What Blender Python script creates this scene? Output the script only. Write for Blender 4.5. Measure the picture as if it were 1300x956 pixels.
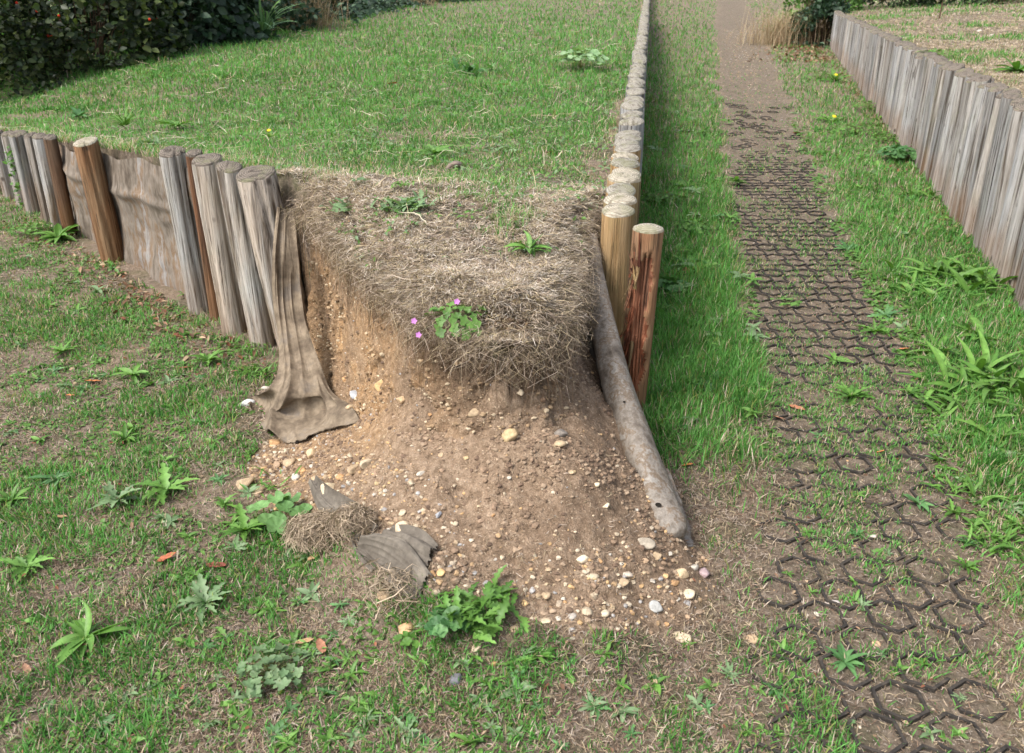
import bpy, bmesh, math, random
import numpy as np
from mathutils import Vector, Matrix

for o in list(bpy.data.objects): bpy.data.objects.remove(o)
SC = bpy.context.scene
COL = SC.collection
random.seed(7)
RNG = np.random.default_rng(11)

# ------------------------------------------------------------------ camera
F = 1100.0; CX = 650.0; CY = 433.0; CAMH = 1.5; TH = math.radians(23.7)
cs, sn = math.cos(TH), math.sin(TH)
cam = bpy.data.cameras.new('camera'); camo = bpy.data.objects.new('camera', cam); COL.objects.link(camo)
cam.sensor_width = 36; cam.lens = 36*F/1300; cam.shift_y = -45/1300
cam.clip_start = .05; cam.clip_end = 600
camo.location = (0, 0, CAMH); camo.rotation_euler = (math.radians(90-23.7), 0, 0)
cam.dof.use_dof = True; cam.dof.focus_distance = 2.9; cam.dof.aperture_fstop = 7.0
SC.camera = camo
# ------------------------------------------------------------------ world, sun
SUN_EL = math.radians(54); SUN_AZ = math.radians(-122)      # azimuth from +Y towards +X ; negative = from the left
w = bpy.data.worlds.new('World'); SC.world = w; w.use_nodes = True
nt = w.node_tree; nt.nodes.clear()
sky = nt.nodes.new('ShaderNodeTexSky'); sky.sky_type = 'NISHITA'; sky.sun_disc = False
sky.sun_elevation = SUN_EL; sky.sun_rotation = SUN_AZ; sky.air_density = 1.0; sky.dust_density = 4.0; sky.ozone_density = 1.0
bg = nt.nodes.new('ShaderNodeBackground'); bg.inputs[1].default_value = .15
hsv = nt.nodes.new('ShaderNodeHueSaturation'); hsv.inputs['Saturation'].default_value = .55
wo = nt.nodes.new('ShaderNodeOutputWorld')
nt.links.new(sky.outputs[0], hsv.inputs['Color']); nt.links.new(hsv.outputs[0], bg.inputs[0]); nt.links.new(bg.outputs[0], wo.inputs[0])
sl = bpy.data.lights.new('sun', 'SUN'); sl.energy = 1.8; sl.angle = math.radians(20); sl.color = (1, .965, .92)
so = bpy.data.objects.new('sun', sl); COL.objects.link(so)
sd = Vector((math.sin(SUN_AZ)*math.cos(SUN_EL), math.cos(SUN_AZ)*math.cos(SUN_EL), math.sin(SUN_EL)))
so.rotation_euler = sd.to_track_quat('Z', 'Y').to_euler(); so.location = (-5, 2, 8)
SC.view_settings.view_transform = 'Standard'; SC.view_settings.look = 'None'; SC.view_settings.gamma = 1
SC.view_settings.use_curve_mapping = False; SC.view_settings.exposure = 1.08

# ------------------------------------------------------------------ numeric helpers
def _h(ix, iy, s):
    n = (ix*374761393 + iy*668265263 + s*1442695041) & 0xffffffff
    n = ((n ^ (n >> 13))*1274126177) & 0xffffffff
    return ((n ^ (n >> 16)) & 0xffff)/65535.0
def noise(x, y, s=0):
    x = np.asarray(x, float); y = np.asarray(y, float)
    ix = np.floor(x).astype(np.int64); iy = np.floor(y).astype(np.int64)
    fx = x-ix; fy = y-iy; fx = fx*fx*(3-2*fx); fy = fy*fy*(3-2*fy)
    a = _h(ix, iy, s); b = _h(ix+1, iy, s); c = _h(ix, iy+1, s); d = _h(ix+1, iy+1, s)
    return (a+(b-a)*fx)*(1-fy)+(c+(d-c)*fx)*fy
def fbm(x, y, s=0, o=4):
    v = 0; a = .5; t = 0
    for i in range(o):
        v = v+a*noise(np.asarray(x)*2**i, np.asarray(y)*2**i, s+i*17); t += a; a *= .5
    return v/t
def ss(a, b, x):
    t = np.clip((np.asarray(x, float)-a)/(b-a), 0, 1); return t*t*(3-2*t)
def ray(px, py):
    u = (np.asarray(px, float)-CX)/F; v = (np.asarray(py, float)-CY)/F
    return u, cs-v*sn, -sn-v*cs           # x, Y, z direction
def at(px, py, z=0.0):
    dx, dy, dz = ray(px, py); t = (z-CAMH)/dz
    return dx*t, dy*t

# ------------------------------------------------------------------ the lie of the land
XLY = np.array([2.10, 2.13, 2.20, 2.32, 2.60, 3.00, 3.17, 6.1, 8.0, 9.0, 60]); XLX = np.array([-.05, -.09, -.21, -.31, -.49, -.68, -.745, -3.54, -5.34, -9, -30])
XRY = np.array([2.10, 2.13, 2.20, 2.32, 2.60, 3.00, 3.2]); XRX = np.array([-.03, .06, .125, .17, .215, .265, .345])
def xl(y): return np.interp(y, XLY, XLX)+.018*np.where(np.asarray(y) < 3.1, 1, 0)*(noise(np.asarray(y)*14, 3, 5)-.5)*2
def xr(y): return np.where(np.asarray(y) < 3.2, np.interp(y, XRY, XRX), .345+.148*(np.asarray(y)-3.2))
def lawn_zi(x, y):
    x = np.asarray(x, float); y = np.asarray(y, float)
    dl = (x-(-.9-(np.maximum(y, 3.1)-3.17)/1.058))*.727
    zw = np.clip(.77-(y-3.17)*.125, .30, .77)
    z = zw+(.64-zw)*ss(0, 1.5+.5*np.clip(y-3.5, 0, 2), np.maximum(dl, 0))
    tip = ss(3.1, 2.1, y)
    return z-.06*tip
LIP = [(-.80, 3.17), (-.68, 3.0), (-.50, 2.62), (-.33, 2.34), (-.24, 2.22), (-.14, 2.15), (-.05, 2.12), (.06, 2.13), (.125, 2.2), (.17, 2.32), (.215, 2.6), (.265, 3.0), (.345, 3.2)]
def dline(x, y, pts):
    d = np.full(np.shape(x), 1e9)
    for (ax, ay), (bx, by) in zip(pts[:-1], pts[1:]):
        vx, vy = bx-ax, by-ay; L = vx*vx+vy*vy
        t = np.clip(((x-ax)*vx+(y-ay)*vy)/L, 0, 1)
        d = np.minimum(d, np.hypot(x-ax-t*vx, y-ay-t*vy))
    return d
def lip_sd(x, y):
    x = np.asarray(x, float); y = np.asarray(y, float)
    d = dline(x, y, LIP)
    ins = (y > 2.10) & (x > np.interp(y, XLY, XLX)) & (x < np.where(y < 3.2, np.interp(y, XRY, XRX), .345+.148*(y-3.2)))
    return np.where(ins, -d, d)
def lawn_z(x, y):
    z = lawn_zi(x, y)+.03*(fbm(x*1.3, y*1.3, 3)-.5)+.014*(fbm(x*9, y*9, 8)-.5)
    y = np.asarray(y, float)
    near = y < 3.4
    d = -lip_sd(x, y)
    z = z-np.where(near, .085*ss(.07+.09*noise(x*9, y*9, 14), 0, d)-.045*(fbm(x*13, y*13, 15, 3)-.5)*ss(.7, .1, d), 0)
    return z
def terr_x(y): return 2.47+.27*(np.asarray(y)-3.97)+.06
def terr_z(x, y):
    y = np.asarray(y, float); b = .86-.017*(y-3.97)-.05
    return b+.05*np.clip(x-terr_x(y), 0, 8)+.04*(fbm(x*1.1, y*1.1, 31)-.5)+.015*(fbm(x*8, y*8, 33)-.5)
PY = np.array([0, 1.3, 1.53, 2.37, 2.92, 5.9, 24, 60]); PX = np.array([.5, .78, .85, 1.13, 1.27, 1.85, 5.85, 13.8])
def pathc(y): return np.interp(y, PY, PX)
def pathw(y): return np.interp(y, [1, 2.4, 6, 24], [.24, .27, .30, .5])
LOGL = [(.30, 2.9), (.36, 2.6), (.43, 2.3), (.53, 1.95)]
def right_of_log(x, y): return x-np.interp(y, [1.5, 1.95, 2.3, 2.6, 2.95], [.56, .465, .385, .335, .31])
FAN = [at(px, py) for px, py in [(330, 560), (318, 590), (345, 640), (430, 700), (520, 755), (560, 800), (650, 820), (740, 830), (840, 815), (905, 760), (900, 700), (862, 640)]]
FAN = [(float(a), float(b)) for a, b in FAN]
def in_poly(x, y, poly):
    r = np.zeros(np.shape(x), bool); n = len(poly)
    for i in range(n):
        (ax, ay), (bx, by) = poly[i], poly[(i+1) % n]
        c = ((ay > y) != (by > y)) & (x < (bx-ax)*(y-ay)/(by-ay+1e-12)+ax); r ^= c
    return r
FANP = FAN+[(.40, 2.6), (.34, 3.3), (-.86, 3.3), (-.86, 2.9), (-.8, 2.6)]
def soil_mask(x, y):
    x = np.asarray(x, float); y = np.asarray(y, float)
    d = dline(x, y, FANP+[FANP[0]]); d = np.where(in_poly(x, y, FANP), d, -d)
    return ss(-.05, .05, d+.09*(fbm(x*7, y*7, 41)-.5))
def low_z(x, y):
    x = np.asarray(x, float); y = np.asarray(y, float)
    z = .018*(fbm(x*2, y*2, 51)-.5)+.012*(fbm(x*12, y*12, 52)-.5)
    d = lip_sd(x, y)+.05*(fbm(x*9, y*9, 61, 3)-.5)
    hf = np.interp(x, [-.9, -.72, -.55, -.4, -.2, 0, .25, .4], [.0, .05, .15, .24, .34, .36, .33, .25])
    hf = hf+.05*(fbm(x*4, y*4, 62)-.5)
    reach = np.interp(x, [-.9, -.5, -.2, .2, .5], [.35, .6, .78, .78, .6])
    fan = hf*np.clip(1-d/reach, 0, 1)**1.15
    top = np.maximum(lawn_zi(x, y)-.10, 0)
    k = ss(.045, -.085, d)
    f = fan+(top-fan)*k
    m = ss(.07, -.03, right_of_log(x, y)) * ss(-1.05, -.86, x+.0*y) * ss(3.5, 3.25, y)
    lump = .075*(fbm(x*6.5+y*3, y*6.5, 65)-.5)*ss(0.02, .12, f)+.022*(fbm(x*14, y*14, 63)-.5)*ss(0.02, .1, f)+.01*(fbm(x*40, y*40, 64, 2)-.5)*ss(0.02, .1, f)
    z = z+m*(f+lump)
    c = pathc(y); pw = pathw(y)
    kp = ss(pw+.12, pw-.05, np.abs(x-c))
    return z-kp*(.010+.75*(.018*(fbm(x*2, y*2, 51)-.5)+.012*(fbm(x*12, y*12, 52)-.5)))
def hit(px, py, fn, n=500, t0=.8, t1=30):
    dx, dy, dz = [float(a) for a in ray(px, py)]
    t = t0*(t1/t0)**np.linspace(0, 1, n); X = dx*t; Y = dy*t; Z = CAMH+dz*t
    g = fn(X, Y); k = np.argmax(Z < g)
    if k == 0: k = n-1
    a, b = t[max(k-1, 0)], t[k]
    for _ in range(12):
        m = (a+b)/2
        if CAMH+dz*m < float(fn(np.array([dx*m]), np.array([dy*m]))[0]): b = m
        else: a = m
    return Vector((dx*b, dy*b, CAMH+dz*b)), b
def is_lawn(x, y): return (y > 2.10) & (x > xl(y)) & (x < xr(y))
def is_terr(x, y): return (x > terr_x(y))
def surf(x, y):
    x = np.asarray(x, float); y = np.asarray(y, float)
    return np.where(is_terr(x, y), terr_z(x, y), np.where(is_lawn(x, y), lawn_z(x, y), low_z(x, y)))

# ------------------------------------------------------------------ mesh helpers
def mesh(name, V, FA, mats, col=None, smooth=True, parent=None, attrs=None, midx=None):
    """V (n,3); FA array (m,k) or list of such"""
    V = np.asarray(V, np.float32)
    if not isinstance(FA, list): FA = [FA]
    FA = [np.asarray(f, np.int32) for f in FA if len(f)]
    me = bpy.data.meshes.new(name)
    nl = sum(f.size for f in FA); nf = sum(len(f) for f in FA)
    me.vertices.add(len(V)); me.loops.add(nl); me.polygons.add(nf)
    me.vertices.foreach_set('co', V.ravel())
    me.loops.foreach_set('vertex_index', np.concatenate([f.ravel() for f in FA]))
    tot = np.concatenate([np.full(len(f), f.shape[1], np.int32) for f in FA])
    st = np.concatenate([[0], np.cumsum(tot)[:-1]]).astype(np.int32)
    me.polygons.foreach_set('loop_start', st)
    try: me.polygons.foreach_set('loop_total', tot)
    except Exception: pass
    if midx is not None: me.polygons.foreach_set('material_index', np.asarray(midx, np.int32))
    me.update(calc_edges=True)
    me.polygons.foreach_set('use_smooth', np.full(nf, bool(smooth)))
    if col is not None:
        a = me.color_attributes.new('tint', 'FLOAT_COLOR', 'POINT')
        c = np.ones((len(V), 4), np.float32); c[:, :3] = col; a.data.foreach_set('color', c.ravel())
    if attrs:
        for k, v in attrs.items():
            a = me.attributes.new(k, 'FLOAT', 'POINT'); a.data.foreach_set('value', np.asarray(v, np.float32).ravel())
    if not isinstance(mats, (list, tuple)): mats = [mats]
    for m in mats: me.materials.append(m)
    o = bpy.data.objects.new(name, me); COL.objects.link(o)
    if parent is not None: o.parent = parent
    return o
def tag(o, label=None, cat=None, group=None, kind=None):
    if label: o['label'] = label
    if cat: o['category'] = cat
    if group: o['group'] = group
    if kind: o['kind'] = kind
    return o
def empty(name, loc, label, cat, group=None, rz=0):
    o = bpy.data.objects.new(name, None); COL.objects.link(o); o.location = loc; o.rotation_euler = (0, 0, rz)
    o.empty_display_size = .05
    return tag(o, label, cat, group)
def gridf(nu, nv):
    i = np.arange(nu-1)[:, None]*nv+np.arange(nv-1)[None, :]
    i = i.ravel(); return np.stack([i, i+nv, i+nv+1, i+1], 1)
def ribbons(P, W, S):
    """P (N,K,3), W (N,K), S (N,3) or (N,K,3) side vectors -> verts, faces"""
    N, K, _ = P.shape
    if S.ndim == 2: S = S[:, None, :]
    A = P-S*W[..., None]/2; B = P+S*W[..., None]/2
    V = np.stack([A, B], 2).reshape(N*K*2, 3)
    base = (np.arange(N)*K*2)[:, None]+(np.arange(K-1)*2)[None, :]
    b = base.ravel()
    return V, np.stack([b, b+1, b+3, b+2], 1)
def leafy(P, W, S, U, fold=.25):
    """leaf ribbons with a centre line: P (N,K,3), W (N,K), S side (N,3), U up (N,K,3)"""
    N, K, _ = P.shape
    S = S[:, None, :]
    A = P-S*W[..., None]/2+U*(W*fold)[..., None]; B = P+S*W[..., None]/2+U*(W*fold)[..., None]
    V = np.stack([A, P, B], 2).reshape(N*K*3, 3)
    b = ((np.arange(N)*K*3)[:, None]+(np.arange(K-1)*3)[None, :]).ravel()
    return V, np.concatenate([np.stack([b, b+1, b+4, b+3], 1), np.stack([b+1, b+2, b+5, b+4], 1)])
def rot2(a): return np.cos(a), np.sin(a)

# ------------------------------------------------------------------ materials
def mat(name):
    m = bpy.data.materials.new(name); m.use_nodes = True; n = m.node_tree; n.nodes.clear()
    o = n.nodes.new('ShaderNodeOutputMaterial'); p = n.nodes.new('ShaderNodeBsdfPrincipled')
    n.links.new(p.outputs[0], o.inputs[0]); p.inputs['Roughness'].default_value = .85
    p.inputs['Specular IOR Level'].default_value = .25
    return m, n, p, o
class G:
    def __init__(s, n): s.n = n
    def new(s, t, **k):
        d = s.n.nodes.new(t)
        for a, b in k.items(): setattr(d, a, b)
        return d
    def link(s, a, b): s.n.links.new(a, b)
    def noise(s, vec, scale, det=4, rough=.6, dist=0):
        d = s.new('ShaderNodeTexNoise'); d.inputs['Scale'].default_value = scale; d.inputs['Detail'].default_value = det
        d.inputs['Roughness'].default_value = rough; d.inputs['Distortion'].default_value = dist
        if vec is not None: s.link(vec, d.inputs['Vector'])
        return d.outputs[0]
    def ramp(s, fac, stops):
        d = s.new('ShaderNodeValToRGB'); e = d.color_ramp.elements
        while len(e) < len(stops): e.new(.5)
        for el, (p, c) in zip(e, stops):
            el.position = p; el.color = (*c, 1) if isinstance(c, (tuple, list)) else (c, c, c, 1)
        s.link(fac, d.inputs[0]); return d.outputs[0]
    def mix(s, fac, a, b, t='MIX'):
        d = s.new('ShaderNodeMix', data_type='RGBA', blend_type=t)
        for sock, v in ((d.inputs[0], fac), (d.inputs[6], a), (d.inputs[7], b)):
            if isinstance(v, (int, float)): sock.default_value = v
            elif isinstance(v, tuple): sock.default_value = (*v, 1)
            else: s.link(v, sock)
        return d.outputs[2]
    def math(s, op, a, b=0.0, c=None):
        d = s.new('ShaderNodeMath', operation=op)
        for i, v in enumerate((a, b) if c is None else (a, b, c)):
            if isinstance(v, (int, float)): d.inputs[i].default_value = v
            else: s.link(v, d.inputs[i])
        return d.outputs[0]
    def mapping(s, vec, scale=(1, 1, 1), loc=None):
        d = s.new('ShaderNodeMapping'); s.link(vec, d.inputs[0]); d.inputs['Scale'].default_value = scale
        if loc is not None: s.link(loc, d.inputs['Location'])
        return d.outputs[0]
    def bump(s, h, strength, dist, normal=None):
        d = s.new('ShaderNodeBump'); d.inputs['Strength'].default_value = strength; d.inputs['Distance'].default_value = dist
        s.link(h, d.inputs['Height'])
        if normal is not None: s.link(normal, d.inputs['Normal'])
        return d.outputs[0]
    def attr(s, n):
        return s.new('ShaderNodeAttribute', attribute_name=n)

def leaf_mat(name, trans=.3, rough=.55, spec=.3):
    m, n, p, o = mat(name); g = G(n)
    a = g.attr('tint'); tc = g.new('ShaderNodeTexCoord')
    v = g.noise(tc.outputs['Object'], 40, 2)
    c = g.mix(1.0, a.outputs['Color'], g.ramp(v, [(.3, .75), (.7, 1.2)]), 'MULTIPLY')
    g.link(c, p.inputs['Base Color']); p.inputs['Roughness'].default_value = rough; p.inputs['Specular IOR Level'].default_value = spec
    t = g.new('ShaderNodeBsdfTranslucent'); g.link(g.mix(1.0, c, (1.3, 1.5, .6), 'MULTIPLY'), t.inputs[0])
    mx = g.new('ShaderNodeMixShader'); mx.inputs[0].default_value = trans
    g.link(p.outputs[0], mx.inputs[1]); g.link(t.outputs[0], mx.inputs[2]); g.link(mx.outputs[0], o.inputs[0])
    return m
M_grass = leaf_mat('grass', .3, .6, .25)
M_leaf = leaf_mat('leaf', .25, .5, .35)
M_straw = leaf_mat('straw', .12, .8, .15)

def ground_mat():
    m, n, p, o = mat('ground'); g = G(n)
    tc = g.new('ShaderNodeTexCoord').outputs['Object']
    fine = g.noise(tc, 220, 4, .7); mid = g.noise(tc, 45, 5, .65); big = g.noise(tc, 3.2, 4, .6); b2 = g.noise(tc, 9, 4, .6)
    # litter covered earth under the grass
    turf = g.ramp(mid, [(.3, (.085, .064, .047)), (.5, (.18, .14, .105)), (.68, (.30, .24, .185))])
    turf = g.mix(g.ramp(b2, [(.45, 0.0), (.62, .55)]), turf, (.060, .075, .026))
    turf = g.mix(g.ramp(big, [(.45, 0.0), (.6, .5)]), turf, (.26, .19, .135))
    # earth of the slip
    soil = g.ramp(mid, [(.3, (.14, .095, .060)), (.5, (.255, .18, .12)), (.72, (.38, .285, .20))])
    org = g.mix(g.ramp(b2, [(.35, .25), (.65, .8)]), soil, g.ramp(mid, [(.3, (.27, .145, .062)), (.7, (.50, .32, .155))]))
    soil = g.mix(g.attr('orange').outputs['Fac'], soil, org)
    soil = g.mix(g.ramp(big, [(.40, .45), (.56, 0.0)]), soil, (.13, .085, .055))
    sp = g.ramp(g.noise(tc, 160, 2, .5), [(.64, 0.0), (.70, .8)])
    soil = g.mix(sp, soil, (.46, .36, .25))
    # path earth
    pth = g.ramp(mid, [(.3, (.085, .065, .048)), (.5, (.155, .122, .09)), (.7, (.25, .20, .15))])
    pth = g.mix(g.ramp(b2, [(.5, 0.0), (.7, .5)]), pth, (.075, .08, .035))
    pth = g.mix(g.ramp(g.noise(tc, 120, 2, .5), [(.66, 0.0), (.71, .7)]), pth, (.50, .44, .36))
    soil = g.mix(g.math('MULTIPLY', g.attr('dark_upper').outputs['Fac'], .85), soil, g.ramp(mid, [(.3, (.045, .031, .021)), (.55, (.095, .065, .043)), (.75, (.17, .12, .08))]))
    c = g.mix(g.attr('path').outputs['Fac'], turf, pth); c = g.mix(g.attr('soil').outputs['Fac'], c, soil)
    g.link(g.mix(1.0, c, g.ramp(fine, [(.3, .72), (.7, 1.25)]), 'MULTIPLY'), p.inputs['Base Color'])
    p.inputs['Roughness'].default_value = .95; p.inputs['Specular IOR Level'].default_value = .15
    g.link(g.bump(fine, .8, .006, g.bump(mid, .8, .02)), p.inputs['Normal'])
    return m
M_ground = ground_mat()

def wood_mat(name, light, midc, dark, warm, warm_amt=.4, green=.2, stain=.5, top=.7):
    m, n, p, o = mat(name); g = G(n)
    tc = g.new('ShaderNodeTexCoord').outputs['Object']; oi = g.new('ShaderNodeObjectInfo')
    rnd = oi.outputs['Random']
    off = g.new('ShaderNodeCombineXYZ'); g.link(g.math('MULTIPLY', rnd, 40), off.inputs[0]); g.link(g.math('MULTIPLY', rnd, 17), off.inputs[2])
    v1 = g.mapping(tc, (32, 32, 1.1), off.outputs[0]); v2 = g.mapping(tc, (95, 95, 2.2), off.outputs[0]); v3 = g.mapping(tc, (7, 7, 2.2), off.outputs[0])
    a = g.noise(v1, 1, 5, .6, .6); b = g.noise(v2, 1, 4, .7, .3); c = g.noise(v3, 1, 4, .6)
    colr = g.ramp(a, [(.34, dark), (.44, midc), (.56, light), (.66, midc)])
    wv = g.mix(g.math('MULTIPLY', g.ramp(c, [(.35, 0.0), (.62, 1.0)]), warm_amt), colr, g.mix(1.0, colr, warm, 'MULTIPLY'))
    wv = g.mix(g.math('MULTIPLY', g.math('GREATER_THAN', rnd, .6), .25), wv, g.mix(1.0, wv, warm, 'MULTIPLY'))
    wv = g.mix(g.math('MULTIPLY', g.ramp(g.noise(g.mapping(tc, (5, 5, 3), off.outputs[0]), 1.7, 3), [(.5, 0.0), (.66, 1.0)]), green), wv, (.13, .15, .06))
    crack = g.ramp(b, [(.36, 1.0), (.43, 0.0)])
    wv = g.mix(g.math('MULTIPLY', crack, .8), wv, (.04, .028, .02))
    big = g.ramp(g.noise(g.mapping(tc, (40, 40, .9), off.outputs[0]), 1, 3, .5, 1.2), [(.30, 1.0), (.345, 0.0)])
    wv = g.mix(g.math('MULTIPLY', big, .85), wv, (.025, .018, .013))
    sx = g.new('ShaderNodeSeparateXYZ'); g.link(tc, sx.inputs[0])
    zz = g.math('ADD', sx.outputs[2], g.math('MULTIPLY', c, -.28))
    st = g.math('MULTIPLY', g.ramp(zz, [(0.0, 1.0), (.14, 0.0)]), stain)
    wv = g.mix(st, wv, (.20, .095, .035))
    wv = g.mix(1.0, wv, g.ramp(g.math('FRACT', g.math('MULTIPLY', rnd, 7.31)), [(0.0, .68), (1.0, 1.18)]), 'MULTIPLY')
    # knots
    vo = g.new('ShaderNodeTexVoronoi'); vo.inputs['Scale'].default_value = 1.0; g.link(g.mapping(tc, (7, 7, 5), off.outputs[0]), vo.inputs['Vector'])
    wv = g.mix(g.ramp(vo.outputs['Distance'], [(.05, .85), (.11, 0.0)]), wv, (.05, .035, .025))
    g.link(wv, p.inputs['Base Color']); p.inputs['Roughness'].default_value = .88; p.inputs['Specular IOR Level'].default_value = .2
    g.link(g.bump(b, .8, .006, g.bump(a, 1.0, .02)), p.inputs['Normal'])
    return m
M_woodL = wood_mat('weathered_wood', (.44, .44, .43), (.265, .255, .238), (.075, .058, .045), (1.05, .82, .6), .45, .08, .25)
M_woodR = wood_mat('silvered_wood', (.35, .35, .345), (.212, .208, .200), (.075, .065, .056), (1.0, .86, .70), .35, .15, .3)
M_woodC = wood_mat('tan_wood', (.36, .27, .16), (.25, .175, .09), (.12, .075, .035), (1.1, .85, .55), .4, .3, .2)
M_woodB = wood_mat('split_red_wood', (.34, .19, .12), (.17, .07, .038), (.06, .026, .018), (1.2, .7, .5), .6, .0, .2)
M_woodX = wood_mat('brown_bark_wood', (.26, .185, .115), (.165, .11, .065), (.08, .05, .032), (1.1, .7, .5), .5, .15, .2)
M_woodH = wood_mat('brown_wood', (.36, .24, .14), (.25, .15, .08), (.12, .065, .033), (1.2, .75, .5), .6, .0, .3)
M_woodD = wood_mat('dark_wood', (.14, .09, .058), (.09, .055, .033), (.04, .025, .017), (1.2, .75, .5), .6, .0, .3)

def end_mat(name, a, b, dk):
    m, n, p, o = mat(name); g = G(n)
    tc = g.new('ShaderNodeTexCoord').outputs['Object']; rnd = g.new('ShaderNodeObjectInfo').outputs['Random']
    off = g.new('ShaderNodeCombineXYZ'); g.link(g.math('MULTIPLY', rnd, 30), off.inputs[2])
    wv = g.new('ShaderNodeTexWave', wave_type='RINGS', rings_direction='Z'); wv.inputs['Scale'].default_value = 38
    wv.inputs['Distortion'].default_value = 3.0; wv.inputs['Detail'].default_value = 3; wv.inputs['Detail Scale'].default_value = 1.5
    g.link(tc, wv.inputs['Vector'])
    n1 = g.noise(g.mapping(tc, (22, 60, 22), off.outputs[0]), 1, 5, .7); n2 = g.noise(g.mapping(tc, (14, 14, 14), off.outputs[0]), 1, 3)
    c = g.ramp(wv.outputs['Fac'], [(.2, b), (.7, a)]); c = g.mix(g.ramp(n1, [(.38, .8), (.52, 0.0)]), c, dk)
    c = g.mix(g.ramp(n2, [(.5, 0.0), (.66, .55)]), c, (.17, .17, .09))
    g.link(c, p.inputs['Base Color']); g.link(g.bump(n1, .9, .01, g.bump(wv.outputs['Fac'], .3, .002)), p.inputs['Normal'])
    return m
M_endC = end_mat('pale_end_grain', (.40, .365, .29), (.28, .24, .18), (.13, .11, .075))
M_endM = end_mat('grey_end_grain', (.30, .28, .235), (.20, .18, .145), (.09, .075, .055))
M_endL = end_mat('dark_end_grain', (.19, .16, .13), (.10, .083, .066), (.04, .032, .025))

def simple_mat(name, stops, scale=30, bump=.01, rough=.85, streak=(1, 1, 1), objcol=False, spec=.25):
    m, n, p, o = mat(name); g = G(n)
    tc = g.new('ShaderNodeTexCoord').outputs['Object']
    a = g.noise(g.mapping(tc, streak), scale, 5, .65); b = g.noise(g.mapping(tc, streak), scale*6, 3, .6)
    c = g.ramp(a, stops)
    if objcol:
        oc = g.new('ShaderNodeObjectInfo').outputs['Color']; c = g.mix(1.0, c, oc, 'MULTIPLY')
    c = g.mix(1.0, c, g.ramp(b, [(.3, .8), (.7, 1.15)]), 'MULTIPLY')
    g.link(c, p.inputs['Base Color']); p.inputs['Roughness'].default_value = rough; p.inputs['Specular IOR Level'].default_value = spec
    if bump: g.link(g.bump(b, .6, bump*.3, g.bump(a, .7, bump)), p.inputs['Normal'])
    return m
M_stone = simple_mat('stone', [(.3, .6), (.6, 1.05)], 28, .004, .75, objcol=True, spec=.3)
M_dead = simple_mat('dead_leaf', [(.3, .6), (.65, 1.1)], 60, .002, .7, objcol=True)
M_fabric = simple_mat('geotextile', [(.32, (.085, .063, .043)), (.45, (.14, .108, .075)), (.56, (.21, .165, .115)), (.68, (.15, .125, .10))], 11, .006, .9)
M_fabric2 = simple_mat('grey_geotextile', [(.3, (.075, .062, .048)), (.5, (.125, .108, .087)), (.7, (.19, .165, .13))], 12, .004, .85)
M_membrane = simple_mat('membrane', [(.34, (.06, .045, .034)), (.43, (.13, .105, .08)), (.5, (.20, .17, .14)), (.56, (.16, .105, .062)), (.62, (.24, .225, .21)), (.75, (.12, .115, .11))], 8, .015, .85, streak=(1, 1, .35))
M_logskin = simple_mat('log_skin', [(.28, (.07, .055, .04)), (.42, (.14, .115, .09)), (.5, (.215, .19, .16)), (.56, (.14, .10, .065)), (.63, (.26, .24, .21)), (.72, (.13, .112, .092))], 16, .010, .62, spec=.35)
M_rubber = simple_mat('black_plastic', [(.35, (.020, .018, .016)), (.55, (.045, .038, .031)), (.7, (.085, .068, .05))], 40, .004, .75)
M_dark = simple_mat('hole', [(.3, (.012, .01, .008)), (.7, (.02, .016, .012))], 40, 0, 1)
m_, n_, p_, o_ = mat('pebbles'); g_ = G(n_)
g_.link(g_.mix(1.0, g_.attr('tint').outputs['Color'], g_.ramp(g_.noise(g_.new('ShaderNodeTexCoord').outputs['Object'], 120, 3), [(.3, .75), (.7, 1.15)]), 'MULTIPLY'), p_.inputs['Base Color'])
M_peb = m_
def flat(name, c, r=.6):
    m, n, p, o = mat(name); g = G(n)
    g.link(g.ramp(g.noise(g.new('ShaderNodeTexCoord').outputs['Object'], 90, 2), [(.3, tuple(k*.8 for k in c)), (.7, c)]), p.inputs['Base Color']); p.inputs['Roughness'].default_value = r
    return m
M_yellow = flat('yellow_petal', (.75, .50, .01)); M_purple = flat('purple_petal', (.55, .22, .55)); M_red = flat('red_berry', (.5, .03, .01), .35)
M_stem = flat('green_stem', (.12, .17, .05)); M_twig = flat('twig', (.10, .065, .04), .9)

# ------------------------------------------------------------------ ground sheets
def warp(segs):
    out = [segs[0][0]]
    for a, b, d0, d1 in segs:
        x = a
        while x < b-1e-6:
            t = (x-a)/(b-a); x = min(b, x+d0+(d1-d0)*t); out.append(x)
    return np.array(out)
gx = np.concatenate([-warp([(1.0, 4, .02, .12), (4, 120, .15, 9)])[::-1], warp([(-1.0, .62, .0105, .0105), (.62, 3, .02, .05), (3, 120, .08, 9)])[1:]])
gy = np.concatenate([-warp([(-.9, 30, .03, 4)])[::-1], warp([(.9, 1.35, .03, .02), (1.35, 3.3, .0105, .0105), (3.3, 7, .03, .1), (7, 300, .15, 12)])[1:]])
GX, GY = np.meshgrid(gx, gy, indexing='ij')
GZ = low_z(GX, GY)
so_ = soil_mask(GX, GY)
pm = ss(1.25, .8, np.abs(GX-pathc(GY))/pathw(GY)+.5*(fbm(GX*5, GY*5, 71)-.5))
dry = ss(.25, .0, np.hypot((GX-.62)/1.2, GY-2.2)-.18)
orange = .7*ss(-.16, -.42, GX+.3*(fbm(GX*4, GY*4, 79)-.5))*ss(2.0, 2.4, GY)
g0 = mesh('ground', np.stack([GX, GY, GZ], 2).reshape(-1, 3), gridf(len(gx), len(gy)), M_ground,
          attrs={'soil': so_, 'path': pm, 'orange': orange})
tag(g0, kind='structure')

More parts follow.
